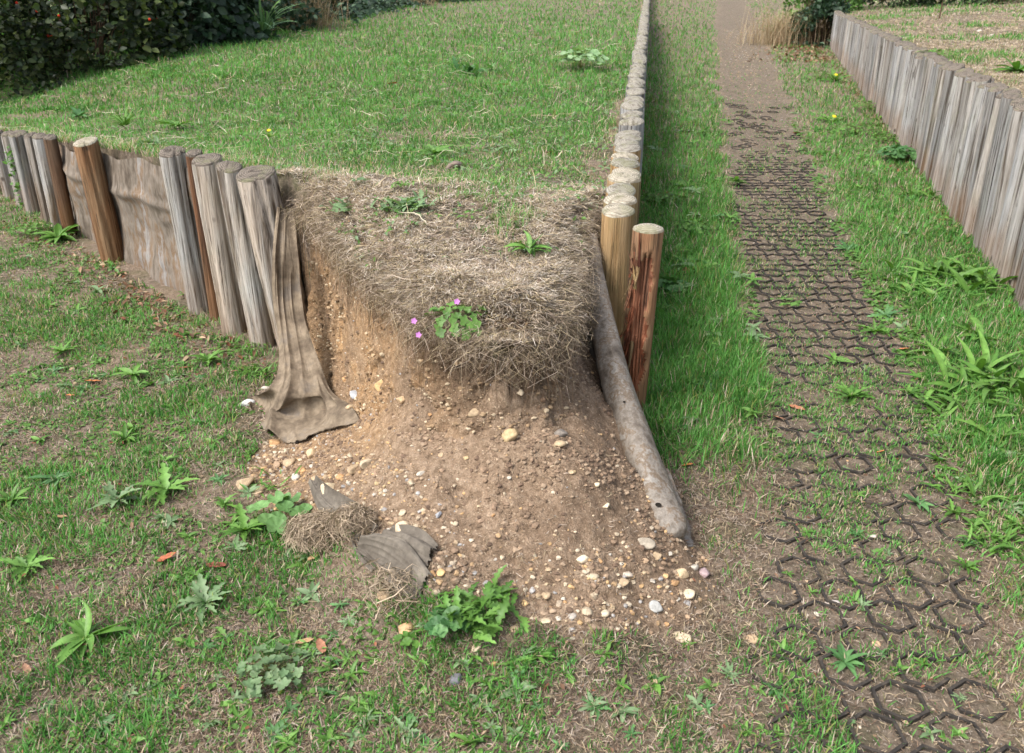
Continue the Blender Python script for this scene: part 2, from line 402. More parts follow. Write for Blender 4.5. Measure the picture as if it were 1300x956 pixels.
# the broken face under the turf
_L = np.array(LIP); _c = []
for i in range(len(_L)-1):
    p0, p1, p2, p3 = _L[max(i-1, 0)], _L[i], _L[i+1], _L[min(i+2, len(_L)-1)]
    for f in np.linspace(0, 1, 24, endpoint=False): _c.append(.5*((2*p1)+(-p0+p2)*f+(2*p0-5*p1+4*p2-p3)*f*f+(-p0+3*p1-3*p2+p3)*f**3))
_c = np.array(_c); _s = np.concatenate([[0], np.cumsum(np.linalg.norm(np.diff(_c, axis=0), axis=1))])
def face_pt(s, t, extra=0.0):
    """s metres along the lip, t 0 top .. 1 foot"""
    x = np.interp(s, _s, _c[:, 0]); y = np.interp(s, _s, _c[:, 1])
    x2 = np.interp(s+.03, _s, _c[:, 0]); y2 = np.interp(s+.03, _s, _c[:, 1]); x1 = np.interp(s-.03, _s, _c[:, 0]); y1 = np.interp(s-.03, _s, _c[:, 1])
    tx, ty_ = x2-x1, y2-y1; l = np.hypot(tx, ty_)+1e-9; nx, ny = ty_/l, -tx/l
    fx, fy = x+nx*.085, y+ny*.085
    zt = lawn_zi(x, y)-.045; zb = low_z(fx, fy)-.03
    z = zt+(zb-zt)*t
    o = -.045+.035*t+.095*t**3+extra
    o = o+.050*(fbm(s*7, z*8, 301, 3)-.5)+.035*(fbm(s*24, z*26, 302, 4)-.5)+.014*(fbm(s*80, z*80, 303, 3)-.5)
    return x+nx*o, y+ny*o, z, nx, ny
_S, _T = np.meshgrid(np.linspace(.02, _s[-1]-.02, 620), np.linspace(0, 1, 110), indexing='ij')
fx_, fy_, fz_, _, _ = face_pt(_S, _T)
nv_ = _S.size
tag(mesh('soil_face', np.stack([fx_, fy_, fz_], 2).reshape(-1, 3), gridf(620, 110), M_ground,
    attrs={'soil': np.ones(nv_), 'path': np.zeros(nv_), 'orange': np.clip(ss(-.05, -.34, fx_)*ss(.62, .45, fz_)*1.1, 0, 1), 'dark_upper': ss(.36, .50, fz_+.12*(fbm(_S*5, _T*3, 305)-.5)-.16*ss(-.15, -.45, fx_))}), kind='structure')  # darker brown over the upper part of the face, less to the left

# lawn on the bank
ly = warp([(2.10, 3.3, .015, .02), (3.3, 8, .03, .12), (8, 60, .15, 3)])
U = np.linspace(0, 1, 120)
LX = xl(ly)[:, None]*(1-U)+xr(ly)[:, None]*U; LY = np.repeat(ly[:, None], len(U), 1)
LZ = lawn_z(LX, LY)
V = np.stack([LX, LY, LZ], 2).reshape(-1, 3); Fq = gridf(len(ly), len(U))[:, ::-1]
n0 = len(V)
# thickness / skirt behind the posts
def skirt(ix, side):
    top = V[ix]; dep = np.where(top[:, 1] < 3.15, .05, .9)
    b = top.copy(); b[:, 2] -= dep; b[:, 0] += side*np.where(top[:, 1] < 3.15, .03, 0)
    return b
iL = np.arange(len(ly))*len(U); iR = iL+len(U)-1; iF = np.arange(len(U))
bl = skirt(iL, 1); br = skirt(iR, -1); bf = V[iF].copy(); bf[:, 2] -= .05; bf[:, 1] += .03
off = n0; Vs = [V]; Fs = [Fq]
for ix, b in ((iL, bl), (iR, br), (iF, bf)):
    k = np.arange(len(ix)-1); Fs.append(np.stack([ix[k], ix[k+1], off+k+1, off+k], 1)); Vs.append(b); off += len(b)
VV = np.concatenate(Vs)
lawn = mesh('lawn_bank', VV, np.concatenate(Fs), M_ground, attrs={'soil': np.zeros(len(VV)), 'path': np.zeros(len(VV)), 'orange': np.zeros(len(VV))})
tag(lawn, kind='structure')
# terrace on the right
ty = warp([(1.2, 8, .05, .12), (8, 60, .2, 3)]); tu = np.concatenate([np.linspace(0, 3, 60), np.linspace(3.3, 40, 20)])
TX = terr_x(ty)[:, None]+tu[None, :]; TY = np.repeat(ty[:, None], len(tu), 1)
V = np.stack([TX, TY, terr_z(TX, TY)], 2).reshape(-1, 3); n0 = len(V)
ix = np.arange(len(ty))*len(tu); b = V[ix].copy(); b[:, 2] = -.1; k = np.arange(len(ty)-1)
VV = np.concatenate([V, b]); FF = np.concatenate([gridf(len(ty), len(tu))[:, ::-1], np.stack([ix[k], ix[k+1], n0+k+1, n0+k], 1)])
tag(mesh('terrace_ground', VV, FF, M_ground, attrs={'soil': np.zeros(len(VV)), 'path': np.zeros(len(VV)), 'orange': np.zeros(len(VV))}), kind='structure')

# ------------------------------------------------------------------ hexagonal paving grid on the path
def hex_grid():
    Vs, Fs, off = [], [], 0
    W = .1; DX = W*1.72; DY = W*.90; R = W/math.sqrt(3)
    r = random.Random(5)
    row = 0; y = .9
    while y < 10.5:
        c = float(pathc(y)); hw = float(pathw(y))
        x0 = math.floor((c-hw-.1)/DX)*DX+(row % 2)*DX/2
        x = x0
        while x < c+hw+.12:
            edge = abs(x-c)/hw; nz = float(fbm(np.array([x*3.1]), np.array([y*3.1]), 91)[0])
            if edge+.7*(nz-.5) < 1.06 and not (nz < .30) and r.random() > .02+.14*max(0, y-5):
                a = np.radians(30+60*np.arange(6)+r.uniform(-3, 3)); 
                cx, cy = x+r.uniform(-.003, .003), y+r.uniform(-.003, .003)
                tx, tyy = r.uniform(-.02, .02), r.uniform(-.02, .02)
                z0 = float(low_z(np.array([cx]), np.array([cy]))[0])+.0072+(nz-.5)*.012
                th = .0042
                def ringp(rad, z):
                    px = cx+rad*np.cos(a); py = cy+rad*np.sin(a)
                    return np.stack([px, py, z0+z+(px-cx)*tx+(py-cy)*tyy], 1)
                P = np.concatenate([ringp(R+th, 0), ringp(R-th, 0), ringp(R+th+.002, -.04), ringp(R-th-.002, -.04)])
                i = np.arange(6); j = (i+1) % 6
                keep = np.array([r.random() > .01+.012*y for _ in range(6)])
                f = np.concatenate([np.stack([i, j, j+6, i+6], 1)[keep], np.stack([i, i+12, j+12, j], 1)[keep], np.stack([i+6, j+6, j+18, i+18], 1)[keep]])
                Vs.append(P); Fs.append(f+off); off += 24
            x += DX
        y += DY; row += 1
    return mesh('paving_grid', np.concatenate(Vs), np.concatenate(Fs), M_rubber, smooth=False)
tag(hex_grid(), kind='structure')

# ------------------------------------------------------------------ log posts
ORD = ['first', 'second', 'third', 'fourth', 'fifth', 'sixth', 'seventh', 'eighth', 'ninth', 'tenth', 'eleventh', 'twelfth', 'thirteenth', 'fourteenth', 'fifteenth',
       'sixteenth', 'seventeenth', 'eighteenth', 'nineteenth', 'twentieth', 'twenty-first', 'twenty-second', 'twenty-third', 'twenty-fourth', 'twenty-fifth']
def post(x, y, ztop, rad, wood, end, label, group, lean=(0, 0), slope=(0, 0), seg=28, rings=16, cracks=3, dome=.006, depth=.25, seed=0, cat='post'):
    r = np.random.default_rng(seed+1000)
    z0 = float(low_z(np.array([x]), np.array([y]))[0])
    H = ztop-z0
    root = empty('log_post', (x, y, z0), label, cat, group, float(r.uniform(0, 6)))
    ca, sa = math.cos(-root.rotation_euler[2]), math.sin(-root.rotation_euler[2])
    lx, ly_ = lean[0]*ca-lean[1]*sa, lean[0]*sa+lean[1]*ca
    sx_, sy_ = slope[0]*ca-slope[1]*sa, slope[0]*sa+slope[1]*ca
    A = np.linspace(0, 2*math.pi, seg, endpoint=False)
    prof = 1+.035*np.cos(2*A+r.uniform(0, 6))+.03*np.cos(3*A+r.uniform(0, 6))
    ck = [(r.uniform(0, 2*math.pi), r.uniform(.08, .24), r.uniform(.05, .14)) for _ in range(cracks)]
    zs = np.concatenate([[-depth], np.linspace(0, 1, rings)**.9*(H-.012)])
    P = []
    for z in zs:
        rr = rad*prof*(1+.03*math.sin(z*7+seed)+.02*(r.random(seg)-.5))
        for a0, d, wd in ck:
            da = np.abs((A-a0-.15*math.sin(z*3+a0)+math.pi) % (2*math.pi)-math.pi); rr = rr*(1-d*np.exp(-(da/wd)**2))
        x_ = rr*np.cos(A)+lx*z; y_ = rr*np.sin(A)+ly_*z
        zz = z+(sx_*rr*np.cos(A)+sy_*rr*np.sin(A))*(z > H*.5)*((z-H*.5)/(H*.5) if H > 0 else 0)
        P.append(np.stack([x_, y_, zz], 1))
    n = len(zs); V = np.concatenate(P)
    i = np.arange(seg); j = (i+1) % seg
    Fc = np.concatenate([np.stack([k*seg+i, k*seg+j, (k+1)*seg+j, (k+1)*seg+i], 1) for k in range(n-1)])
    sh = mesh('shaft', V, Fc, wood, parent=root)
    # cut top
    edge = P[-1]; c = edge.mean(0); R2 = []
    for t, dz in ((1.0, 0), (.965, .006), (.8, .009+dome*.4), (.5, .010+dome*.8), (.2, .011+dome)):
        q = c+(edge-c)*t; q[:, 2] += dz+(r.random(seg)-.5)*.004*(t < 1); R2.append(q)
    V = np.concatenate(R2+[(c+np.array([0, 0, .011+dome]))[None]]); m = len(R2)
    Fc = [np.concatenate([np.stack([k*seg+i, k*seg+j, (k+1)*seg+j, (k+1)*seg+i], 1) for k in range(m-1)]), np.stack([(m-1)*seg+i, (m-1)*seg+j, np.full(seg, m*seg)], 1)]
    # recentre end so the rings run round the pith
    V = V-np.array([c[0], c[1], 0]); e = mesh('cut_top', V, Fc, end, parent=root); e.location = (c[0], c[1], 0)
    return root

# centre row, running away from the broken corner
CW = []
y = 2.95; k = 0
rr = random.Random(3)
while y < 23:
    CW.append((.375+.148*(y-2.95)+rr.uniform(-.006, .006), y)); y += .152 if y < 9 else .156
for k, (x, y) in enumerate(CW):
    first = 'tan round post with pale domed top beside the split red-brown post'
    if k == 0: lb = first
    elif k < 25: lb = 'pale-topped round post, %s behind the split red-brown post in the centre row' % ORD[k]
    else: lb = 'small distant round post in the far end of the centre row beside the lawn'
    zt = (.70, .715, .70, .725)[k % 4]+rr.uniform(-.012, .012)
    if k == 0: zt = .71
    post(x, y, zt, .062+rr.uniform(-.004, .004), M_woodC if k < 9 else M_woodR, M_endC if k in (0, 1, 3, 4, 6) else M_endM, lb, 'round posts of the centre row', slope=(rr.uniform(-.10, .10), rr.uniform(.02, .26)),
         seg=28 if k < 14 else 14, rings=12 if k < 14 else 5, seed=k, cracks=2, dome=.010, lean=(rr.uniform(-.01, .01), 0))

# left wall from pixel columns of the tops
def wall_left_pos(px, ytop):
    Y = 4.0
    for _ in range(40):
        dx, dy, dz = [float(a) for a in ray(px, ytop)]
        # line x = -.9-(Y-3.17)/1.058
        t = (-.9+3.17/1.058)/(dx+dy/1.058); break
    return dx*t, dy*t, CAMH+dz*t
LEFTP = [  # px, ytop, width px, wood, label
    (-34, 163, 15, M_woodR, None), (-20, 164, 14, M_woodL, None),
    (-6, 166, 14, M_woodL, None),
    (9, 168, 14, M_woodL, 'grey post with ivy sprig at the far left end of the left wall'),
    (22, 168, 18, M_woodR, 'wide smooth grey post, leftmost clearly seen of the left wall group'),
    (38, 170, 13, M_woodL, 'narrow grey post touching the wide smooth one in the left group'),
    (50, 171, 15, M_woodL, 'grey post with orange-brown foot beside the dark brown one'),
    (63, 172, 14, M_woodD, 'dark brown post ending the left group beside the exposed membrane'),
    (115, 177, 25, M_woodH, 'lone tan-brown leaning post standing in front of the exposed membrane'),
    (218, 190, 27, M_woodL, 'broad grey post with brown streak at the right edge of the membrane gap'),
    (240, 193, 17, M_woodD, 'narrow dark post squeezed behind the broad streaked grey post'),
    (262, 200, 31, M_woodL, 'grey cracked post with a round hole near its dark top'),
    (291, 209, 28, M_woodL, 'grey post with curved grain, second from the hanging cloth'),
    (324, 217, 42, M_woodL, 'thick end post of the left wall with hanging brown cloth on its side')]
for k, (px, py, wd, wood, lb) in enumerate(LEFTP):
    x, y, z = wall_left_pos(px, py)
    dep = y*cs+(CAMH-z)*sn; rad = wd/F*dep/2*1.19
    if lb is None: lb = 'grey post mostly outside the left edge of the picture'
    ln = (0.0, 0.0)
    if k == 8: ln = (-.03, -.03)
    if k == 10: x += .012; y += .02
    lk = {13: .12, 12: .06, 11: .03, 9: .03}.get(k, 0)
    if lk: ln = (-lk, 0); x += lk*z*.97
    pr = post(x, y, z, rad, wood, M_endC if k == 8 else M_endL, lb, 'log posts of the left wall', lean=ln, slope=(rr.uniform(-.1, .15), .22), seg=48, rings=26, seed=200+k, cracks=5, dome=.004)
    LEFTP[k] = (x, y, z, rad)
    if k in (11,):      # bored hole
        hx, hy = x-.0, y-rad*.985
        Vh = [(math.cos(a)*.007, 0, math.sin(a)*.007) for a in np.linspace(0, 6.283, 12, endpoint=False)]
# right wall
RW = []
y = 3.0; k = 0
while y < 17.4:
    RW.append((2.47+.27*(y-3.97), y)); y += .122 if y < 9 else .128
RV = [q for q in RW if q[1] > 3.75]
for k, (x, y) in enumerate(RW):
    zt = .86-.017*(y-3.97)+rr.uniform(-.012, .012)
    i = k-(len(RW)-len(RV))
    if i < 0: lb = 'weathered grey post of the right wall beyond the right edge of the picture'
    elif i < 25: lb = 'silvery grey post, %s from the right edge of the picture in the right wall' % ORD[i]
    elif i < len(RV)-1: lb = 'narrow-looking distant grey post in the far half of the right wall'
    else: lb = 'last post at the far end of the right wall beside the ivy'
    post(x+rr.uniform(-.018, .018), y+rr.uniform(-.004, .004), zt+rr.uniform(-.014, .012), .0565+rr.uniform(-.009, .006), M_woodR, M_endL, lb, 'grey posts of the right wall', slope=(rr.uniform(.05, .35), rr.uniform(.0, .3)),
         seg=32 if k < 45 else 14, rings=18 if k < 45 else 6, seed=500+k, cracks=6 if k < 45 else 2, dome=.002, lean=(rr.uniform(-.02, .02), rr.uniform(-.018, .018)))

# the broken post, its front split off
def broken_post():
    x, y = .432, 2.77; z0 = -.02; H = .71; rad = .050
    root = empty('broken_post', (x, y, z0), 'leaning split post with red-brown torn heartwood at the broken corner', 'post')
    seg = 64; A = np.linspace(0, 2*math.pi, seg, endpoint=False); r = np.random.default_rng(4)
    zs = np.concatenate([[-.25], np.linspace(0, H, 60)]); P = []; C = []
    for z in zs:
        rr_ = rad*(1+.03*np.cos(2*A+1)+.012*np.sin(z*9+3*A))
        # front-left face torn away: facing camera (-y, -x)
        da = np.abs((A-math.radians(240)+math.pi) % (2*math.pi)-math.pi)
        jag = .05*noise(A*5, A*0, 3)+.05*noise(A*14, A*0+2, 8)
        open_ = ss(H-.015-jag, H-.07-jag, z)*float(ss(-.1, .12, z))
        edge_ = .95+.5*(noise(A*0+z*9, A*0, 5)-.5)+.35*(noise(A*0+z*31, A*0, 6)-.5)
        torn = ss(edge_+.14, edge_-.14, da)*open_
        depth = .48+.16*np.sin(A*15+z*5)+.10*np.sin(A*31+z*9)+.22*(noise(A*9, A*0+z*22, 7)-.5)+.06*(r.random(seg)-.5)
        rr2 = rr_*(1-torn*depth)
        P.append(np.stack([rr2*np.cos(A)+.03*z-.005, rr2*np.sin(A)-.02*z, np.full(seg, z)], 1)); C.append(torn)
    V = np.concatenate(P); C = np.concatenate(C); n = len(zs); i = np.arange(seg); j = (i+1) % seg
    Fc = np.concatenate([np.stack([k*seg+i, k*seg+j, (k+1)*seg+j, (k+1)*seg+i], 1) for k in range(n-1)])
    mi = (C[Fc].mean(1) > .35).astype(int)
    # bark/outer and torn wood as two parts
    used = lambda f: np.unique(f)
    for nm, sel, mt in (('outer_wood', mi == 0, M_woodX), ('torn_heartwood', mi == 1, M_woodB)):
        f = Fc[sel]; u = np.unique(f); mp = np.zeros(len(V), int); mp[u] = np.arange(len(u))
        mesh(nm, V[u], mp[f], mt, parent=root)
    edge = P[-1]; c = edge.mean(0); R2 = [c+(edge-c)*t+np.array([0, 0, dz]) for t, dz in ((1, 0), (.96, .006), (.6, .014), (.2, .018))]
    V = np.concatenate(R2+[(c+np.array([0, 0, .018]))[None]]); m = 4
    Fq = [np.concatenate([np.stack([k*seg+i, k*seg+j, (k+1)*seg+j, (k+1)*seg+i], 1) for k in range(m-1)]), np.stack([(m-1)*seg+i, (m-1)*seg+j, np.full(seg, m*seg)], 1)]
    V = V-np.array([c[0], c[1], 0]); e = mesh('cut_top', V, Fq, M_endC, parent=root); e.location = (c[0], c[1], 0)
    # splinters
    rs = random.Random(9)
    for q in range(15):
        a = math.radians(rs.uniform(190, 235)); z = rs.choice([rs.uniform(.22, .46), rs.uniform(.5, .62), rs.uniform(.25, .4)]); L = rs.uniform(.05, .14)
        p0 = np.array([rad*.95*math.cos(a)+.03*z, rad*.95*math.sin(a)-.02*z, z]); out = np.array([math.cos(a), math.sin(a), 0])
        up = rs.choice([-1, 1]) if z > .45 else -1
        K = 5; t = np.linspace(0, 1, K)[:, None]
        Pp = p0+out*(t**1.5)*rs.uniform(.01, .045)+np.array([0, 0, up])*t*L
        wd = np.array([.014, .013, .010, .006, .001])*rs.uniform(.6, 1.3); sd_ = np.array([-out[1], out[0], 0])
        A_ = Pp-sd_*wd[:, None]/2; B_ = Pp+sd_*wd[:, None]/2; D_ = Pp-out*wd[:, None]*.5
        V = np.concatenate([A_, B_, D_]); k = np.arange(K-1)
        mesh('splinter', V, np.concatenate([np.stack([k, k+K, k+K+1, k+1], 1), np.stack([k+K, k+2*K, k+2*K+1, k+K+1], 1), np.stack([k+2*K, k, k+1, k+2*K+1], 1)]), M_woodB if rs.random() < .7 else M_woodC, parent=root)
    return root
broken_post()

# fallen log in its worn skin
def curve_pts(ctrl, n):
    c = np.array(ctrl, float); t = np.linspace(0, 1, len(c)); T = np.linspace(0, 1, n)
    out = np.zeros((n, c.shape[1]))
    for i in range(c.shape[1]):
        # catmull-rom
        for j, q in enumerate(T):
            s = min(q*(len(c)-1), len(c)-1-1e-9); k = int(s); f = s-k
            p0, p1, p2, p3 = c[max(k-1, 0), i], c[k, i], c[k+1, i], c[min(k+2, len(c)-1), i]
            out[j, i] = .5*((2*p1)+(-p0+p2)*f+(2*p0-5*p1+4*p2-p3)*f*f+(-p0+3*p1-3*p2+p3)*f**3)
    return out
def tube(ctrl, seg=40, n=90, wob=.06, seed=1, flatten=None):
    Q = curve_pts(ctrl, n); C = Q[:, :3]; R = Q[:, 3]; r = np.random.default_rng(seed)
    T = np.gradient(C, axis=0); T /= np.linalg.norm(T, axis=1)[:, None]
    up = np.array([0, 0, 1.0]); S = np.cross(T, up); S /= np.linalg.norm(S, axis=1)[:, None]; N = np.cross(S, T)
    A = np.linspace(0, 2*math.pi, seg, endpoint=False); V = []
    for k in range(n):
        s = k/n; rr_ = R[k]*(1+wob*(fbm(np.cos(A)*1.6+5, np.sin(A)*1.6+s*14, seed)-.5)*2+wob*.7*np.sin(A*3+s*9))
        V.append(C[k]+S[k]*(rr_*np.cos(A))[:, None]+N[k]*(rr_*np.sin(A))[:, None]*(1 if flatten is None else flatten[k]))
    V = np.concatenate(V); i = np.arange(seg); j = (i+1) % seg
    Fq = np.concatenate([np.stack([k*seg+i, (k+1)*seg+i, (k+1)*seg+j, k*seg+j], 1) for k in range(n-1)])
    return V, Fq
fl = empty('fallen_log', (.358, 2.29, .1), 'fallen grey log slanting down the bank from the split post to the path', 'log')
ctl = [(-.075, .68, .50, .020), (-.070, .47, .385, .034), (-.045, .20, .245, .045), (-.008, .0, .142, .049), (.034, -.17, .047, .050), (.060, -.27, -.005, .050), (.074, -.325, -.026, .047), (.080, -.35, -.036, .036), (.082, -.358, -.040, .010)]
V, Fq = tube(ctl, wob=.09, seed=3); mesh('wrapped_trunk', V, Fq, M_logskin, parent=fl)
# flap of the skin: a torn strip beside the upper end
def strip(name, ctrl, m, parent, n=60, nw=16, fold=.01, seed=2, thick=.002, freq=3.0, grain=.004):
    """ctrl: rows of (leftpoint, rightpoint)"""
    L = curve_pts([c[0] for c in ctrl], n); Rr = curve_pts([c[1] for c in ctrl], n)
    u = np.linspace(0, 1, nw)[None, :, None]; P = L[:, None]*(1-u)+Rr[:, None]*u
    T = np.gradient(P, axis=0); S = np.gradient(P, axis=1); N = np.cross(T, S); N /= np.linalg.norm(N, axis=2)[..., None]+1e-9
    tt = np.linspace(0, 1, n)[:, None]; uu = np.linspace(0, 1, nw)[None, :]
    D = fold*np.sin(uu*math.pi*2*freq+np.sin(tt*4+seed)*1.2)*(.3+.7*tt)+grain*2*(fbm(uu*6+seed+tt*0, tt*9+uu*0, seed)-.5)*2
    P = P+N*D[..., None]
    Q = P-N*thick
    V = np.concatenate([P.reshape(-1, 3), Q.reshape(-1, 3)]); f = gridf(n, nw); k = n*nw
    i = np.arange(nw-1); j = np.arange(n-1); e = [(i, i+1), ((n-1)*nw+i, (n-1)*nw+i+1), (j*nw, (j+1)*nw), (j*nw+nw-1, (j+1)*nw+nw-1)]
    FF = [f, f[:, ::-1]+k]+[np.stack([a, b, b+k, a+k], 1) for a, b in e]
    return mesh(name, V, np.concatenate(FF), m, parent=parent)
strip('torn_flap', [((-.115, .66, .42), (-.085, .68, .48)), ((-.115, .47, .29), (-.075, .47, .38)), ((-.095, .25, .15), (-.05, .26, .27)), ((-.065, .10, .08), (-.03, .12, .19))], M_fabric2, fl, fold=.006)
# flat pouch at the foot
strip('foot_flap', [((.045, -.13, .05), (.10, -.12, .04)), ((.07, -.22, .01), (.125, -.20, -.02)), ((.06, -.29, -.02), (.145, -.27, -.065)), ((.04, -.345, -.06), (.14, -.335, -.078))], M_logskin, fl, fold=.007, freq=1.2)
for (px_, py_, rr_) in ((835, 637, .006), (797, 510, .003)):
    d = np.array([float(a) for a in ray(px_, py_)]); o = np.array([0, 0, CAMH])
    Vw = V+np.array([.358, 2.29, .1]); q = Vw-o; dn = d/np.linalg.norm(d)
    dist = np.linalg.norm(np.cross(q, dn), axis=1); cand = np.where(dist < .012)[0]
    if len(cand) == 0: continue
    b = cand[np.argmin(q[cand]@dn)]; c = Vw[b]-np.array([.358, 2.29, .1]); nrm = -dn
    s1 = np.cross(nrm, [0, 0, 1.0]); s1 /= np.linalg.norm(s1); s2 = np.cross(s1, nrm)
    a = np.linspace(0, 6.283, 10, endpoint=False)
    Vh = np.concatenate([c+nrm*.007+s1*(np.cos(a)*rr_*1.5)[:, None]+s2*(np.sin(a)*rr_)[:, None], (c+nrm*.004)[None]])
    mesh('hole', Vh, np.stack([np.arange(10), (np.arange(10)+1) % 10, np.full(10, 10)], 1), M_dark, parent=fl)

# exposed membrane in the left wall gap, and cloths
def wl(s, z, out=0.0):   # point on the left wall line; s = Y, out = towards the camera side
    return np.array([-.9-(s-3.17)/1.058-.69*out+.0, s-.727*out, z])
def membrane():
    o = empty('membrane_sheet', tuple(wl(4.4, 0, -.03)), 'brown-grey retaining membrane bulging behind the lone tan-brown post', 'ground sheet')
    base = wl(4.4, 0, -.03)
    n, nw = 90, 50; s = np.linspace(5.35, 3.66, n)[:, None]*np.ones((1, nw)); t = np.linspace(0, 1, nw)[None, :]*np.ones((n, 1))
    ztop = .735-(s-3.17)*.122+.012*np.sin(s*14)
    z = -.05+t*(ztop+.05)
    out = -.045+.022*(fbm(s*2.2, z*3.5, 5)-.3)+.014*np.sin(z*12+s*2)*np.exp(-((z-.35)/.3)**2)+.012*np.sin(s*23+z*5)+.016*(fbm(s*9, z*14, 6)-.5)
    # one sagging fold across
    out = out+.014*np.exp(-((z-(.40+.03*np.sin(s*5)))/.022)**2)
    P = np.stack([-.9-(s-3.17)/1.058-.69*out, s-.727*out, z], 2).reshape(-1, 3)-base
    mesh('sheet', P, gridf(n, nw), M_membrane, parent=o)
membrane()
# cloth hanging from the end post
def W(px, py, z): a, b = at(px, py, z); return np.array([float(a), float(b), z])
def onray(px, py, Y):
    dx, dy, dz = [float(a) for a in ray(px, py)]; t = Y/dy; return np.array([dx*t, Y, CAMH+dz*t])
cl = empty('hanging_cloth', (-.78, 2.6, 0), 'tattered brown landscape cloth hanging from the end post and spreading on the soil', 'cloth')
cb = np.array([-.78, 2.6, 0])
lx_, ly2, lz_, lr_ = LEFTP[-1]
rows = [(onray(352, 262, ly2-.045), onray(374, 268, ly2+.02)),
        (onray(346, 320, 3.03), onray(380, 318, 3.09)),
        (onray(346, 380, 2.97), onray(384, 372, 3.02)),
        (onray(353, 430, 2.90), onray(392, 420, 2.90)),
        (onray(352, 470, 2.80), onray(408, 466, 2.78)),
        (onray(340, 505, 2.64), onray(424, 498, 2.66)),
        (onray(318, 514, 2.62), onray(443, 524, 2.56)),
        (onray(338, 548, 2.50), onray(452, 535, 2.53)),
        ]
rows = [(a-cb, b-cb) for a, b in rows]
def gnd(px, py, up=.014):
    p, t = hit(px, py, low_z); return np.array([p.x, p.y, p.z+up])
def g3(px, py, up=.014): return gnd(px, py, up)-cb
def five(a, b, bow=(0, 0, 0)): return [a+(b-a)*u+np.array(bow)*4*u*(1-u) for u in (0, .25, .5, .75, 1)]
rows5 = [five(a, b, (0, -.012, 0)) for a, b in rows[:4]]
rows5.append(five(rows[4][0], rows[4][1], (0, -.02, .01)))
rows5.append([onray(340, 494, 2.72)-cb, onray(356, 500, 2.69)-cb, onray(378, 503, 2.67)-cb, onray(402, 500, 2.68)-cb, onray(420, 494, 2.69)-cb])
rows5.append([g3(324, 508, .016), g3(345, 530, .03), g3(377, 538, .045), g3(408, 528, .03), g3(440, 520, .025)])
rows5.append([g3(315, 517, .010), g3(340, 553, .012), g3(374, 566, .016), g3(411, 550, .010), g3(456, 538, .012)])
def sheet5(name, R, m, parent, n=150, nw=110, fold=.008, seed=4, freq=5.0, thick=.002, hem=.012):
    C = np.array(R); A_ = np.stack([curve_pts(C[:, k], n) for k in range(C.shape[1])], 1)
    P = np.stack([curve_pts(A_[i], nw) for i in range(n)], 0)
    T = np.gradient(P, axis=0); S = np.gradient(P, axis=1); N = np.cross(T, S); N /= np.linalg.norm(N, axis=2)[..., None]+1e-9
    tt = np.linspace(0, 1, n)[:, None]; uu = np.linspace(0, 1, nw)[None, :]
    r_ = 1-np.abs(2*noise(uu*freq+.6*tt, tt*1.3+seed, seed)-1); r2 = 1-np.abs(2*noise(uu*freq*2.7, tt*2.6, seed+3)-1)
    D = fold*(r_**3-.35)+fold*.6*(r2**2-.4)+.004*(fbm(uu*26+0*tt, tt*26+0*uu, seed)-.5)
    wdt = np.linalg.norm(P[:, -1]-P[:, 0], axis=1)[:, None]; D = D*np.clip(wdt/.20, .22, 1.8)
    P = P+N*D[..., None]*np.where(tt > .0, 1, 0)[..., None]
    P[-1] += (T[-1]/(np.linalg.norm(T[-1], axis=1)[:, None]+1e-9))*(hem*(noise(uu[0]*28, uu[0]*0, seed)-.5))[:, None]
    Q = P-N*thick; V = np.concatenate([P.reshape(-1, 3), Q.reshape(-1, 3)]); f = gridf(n, nw); k = n*nw
    i = np.arange(nw-1); j = np.arange(n-1); e = [(i, i+1), ((n-1)*nw+i, (n-1)*nw+i+1), (j*nw, (j+1)*nw), (j*nw+nw-1, (j+1)*nw+nw-1)]
    return mesh(name, V, np.concatenate([f, f[:, ::-1]+k]+[np.stack([a, b, b+k, a+k], 1) for a, b in e]), m, parent=parent)
sheet5('cloth_panel', rows5, M_fabric, cl, fold=.024, freq=2.6, seed=6)
def drape(name, polyrows, m, parent, base, n=70, nw=50, fold=.01, lift=.012, seed=1, freq=3):
    R = []
    for a, b in polyrows:
        R.append([np.array([*(a[:2]*(1-u)+b[:2]*u), float(low_z(*[np.array([q]) for q in (a[:2]*(1-u)+b[:2]*u)])[0])+lift+a[2]*(1-u)+b[2]*u+.008*math.sin(u*9+seed)])-base for u in (0, .25, .5, .75, 1)])
    return sheet5(name, R, m, parent, n=n, nw=nw, fold=fold, seed=seed, freq=freq*2, hem=.016)
def GP(px, py, h=0.0):
    p, t = hit(px, py, low_z); return np.array([p.x, p.y, h])

tc_ = empty('torn_cloth', tuple(GP(470, 700)), 'crumpled grey-brown cloth remnant lying at the foot of the soil slip', 'cloth')
tb = np.array(tc_.location)
drape('upper_fold', [(GP(500, 672), GP(478, 690)), (GP(520, 678, .015), GP(492, 705, .03)), (GP(540, 688, .02), GP(510, 718, .04)), (GP(557, 702, .01), GP(540, 728, .0))], M_fabric2, tc_, tb, fold=.013, freq=1.5, seed=3)
drape('lower_fold', [(GP(450, 705), GP(462, 694, .03)), (GP(475, 722), GP(490, 700, .05)), (GP(505, 745), GP(520, 712, .05)), (GP(528, 763), GP(548, 735, .01))], M_fabric2, tc_, tb, fold=.014, freq=1.6, seed=8)
drape('left_fold', [(GP(392, 622, .02), GP(402, 618, .02)), (GP(405, 650), GP(422, 635, .02)), (GP(430, 672), GP(455, 655, .02)), (GP(450, 690), GP(480, 676))], M_fabric2, tc_, tb, fold=.011, freq=1.3, seed=5)
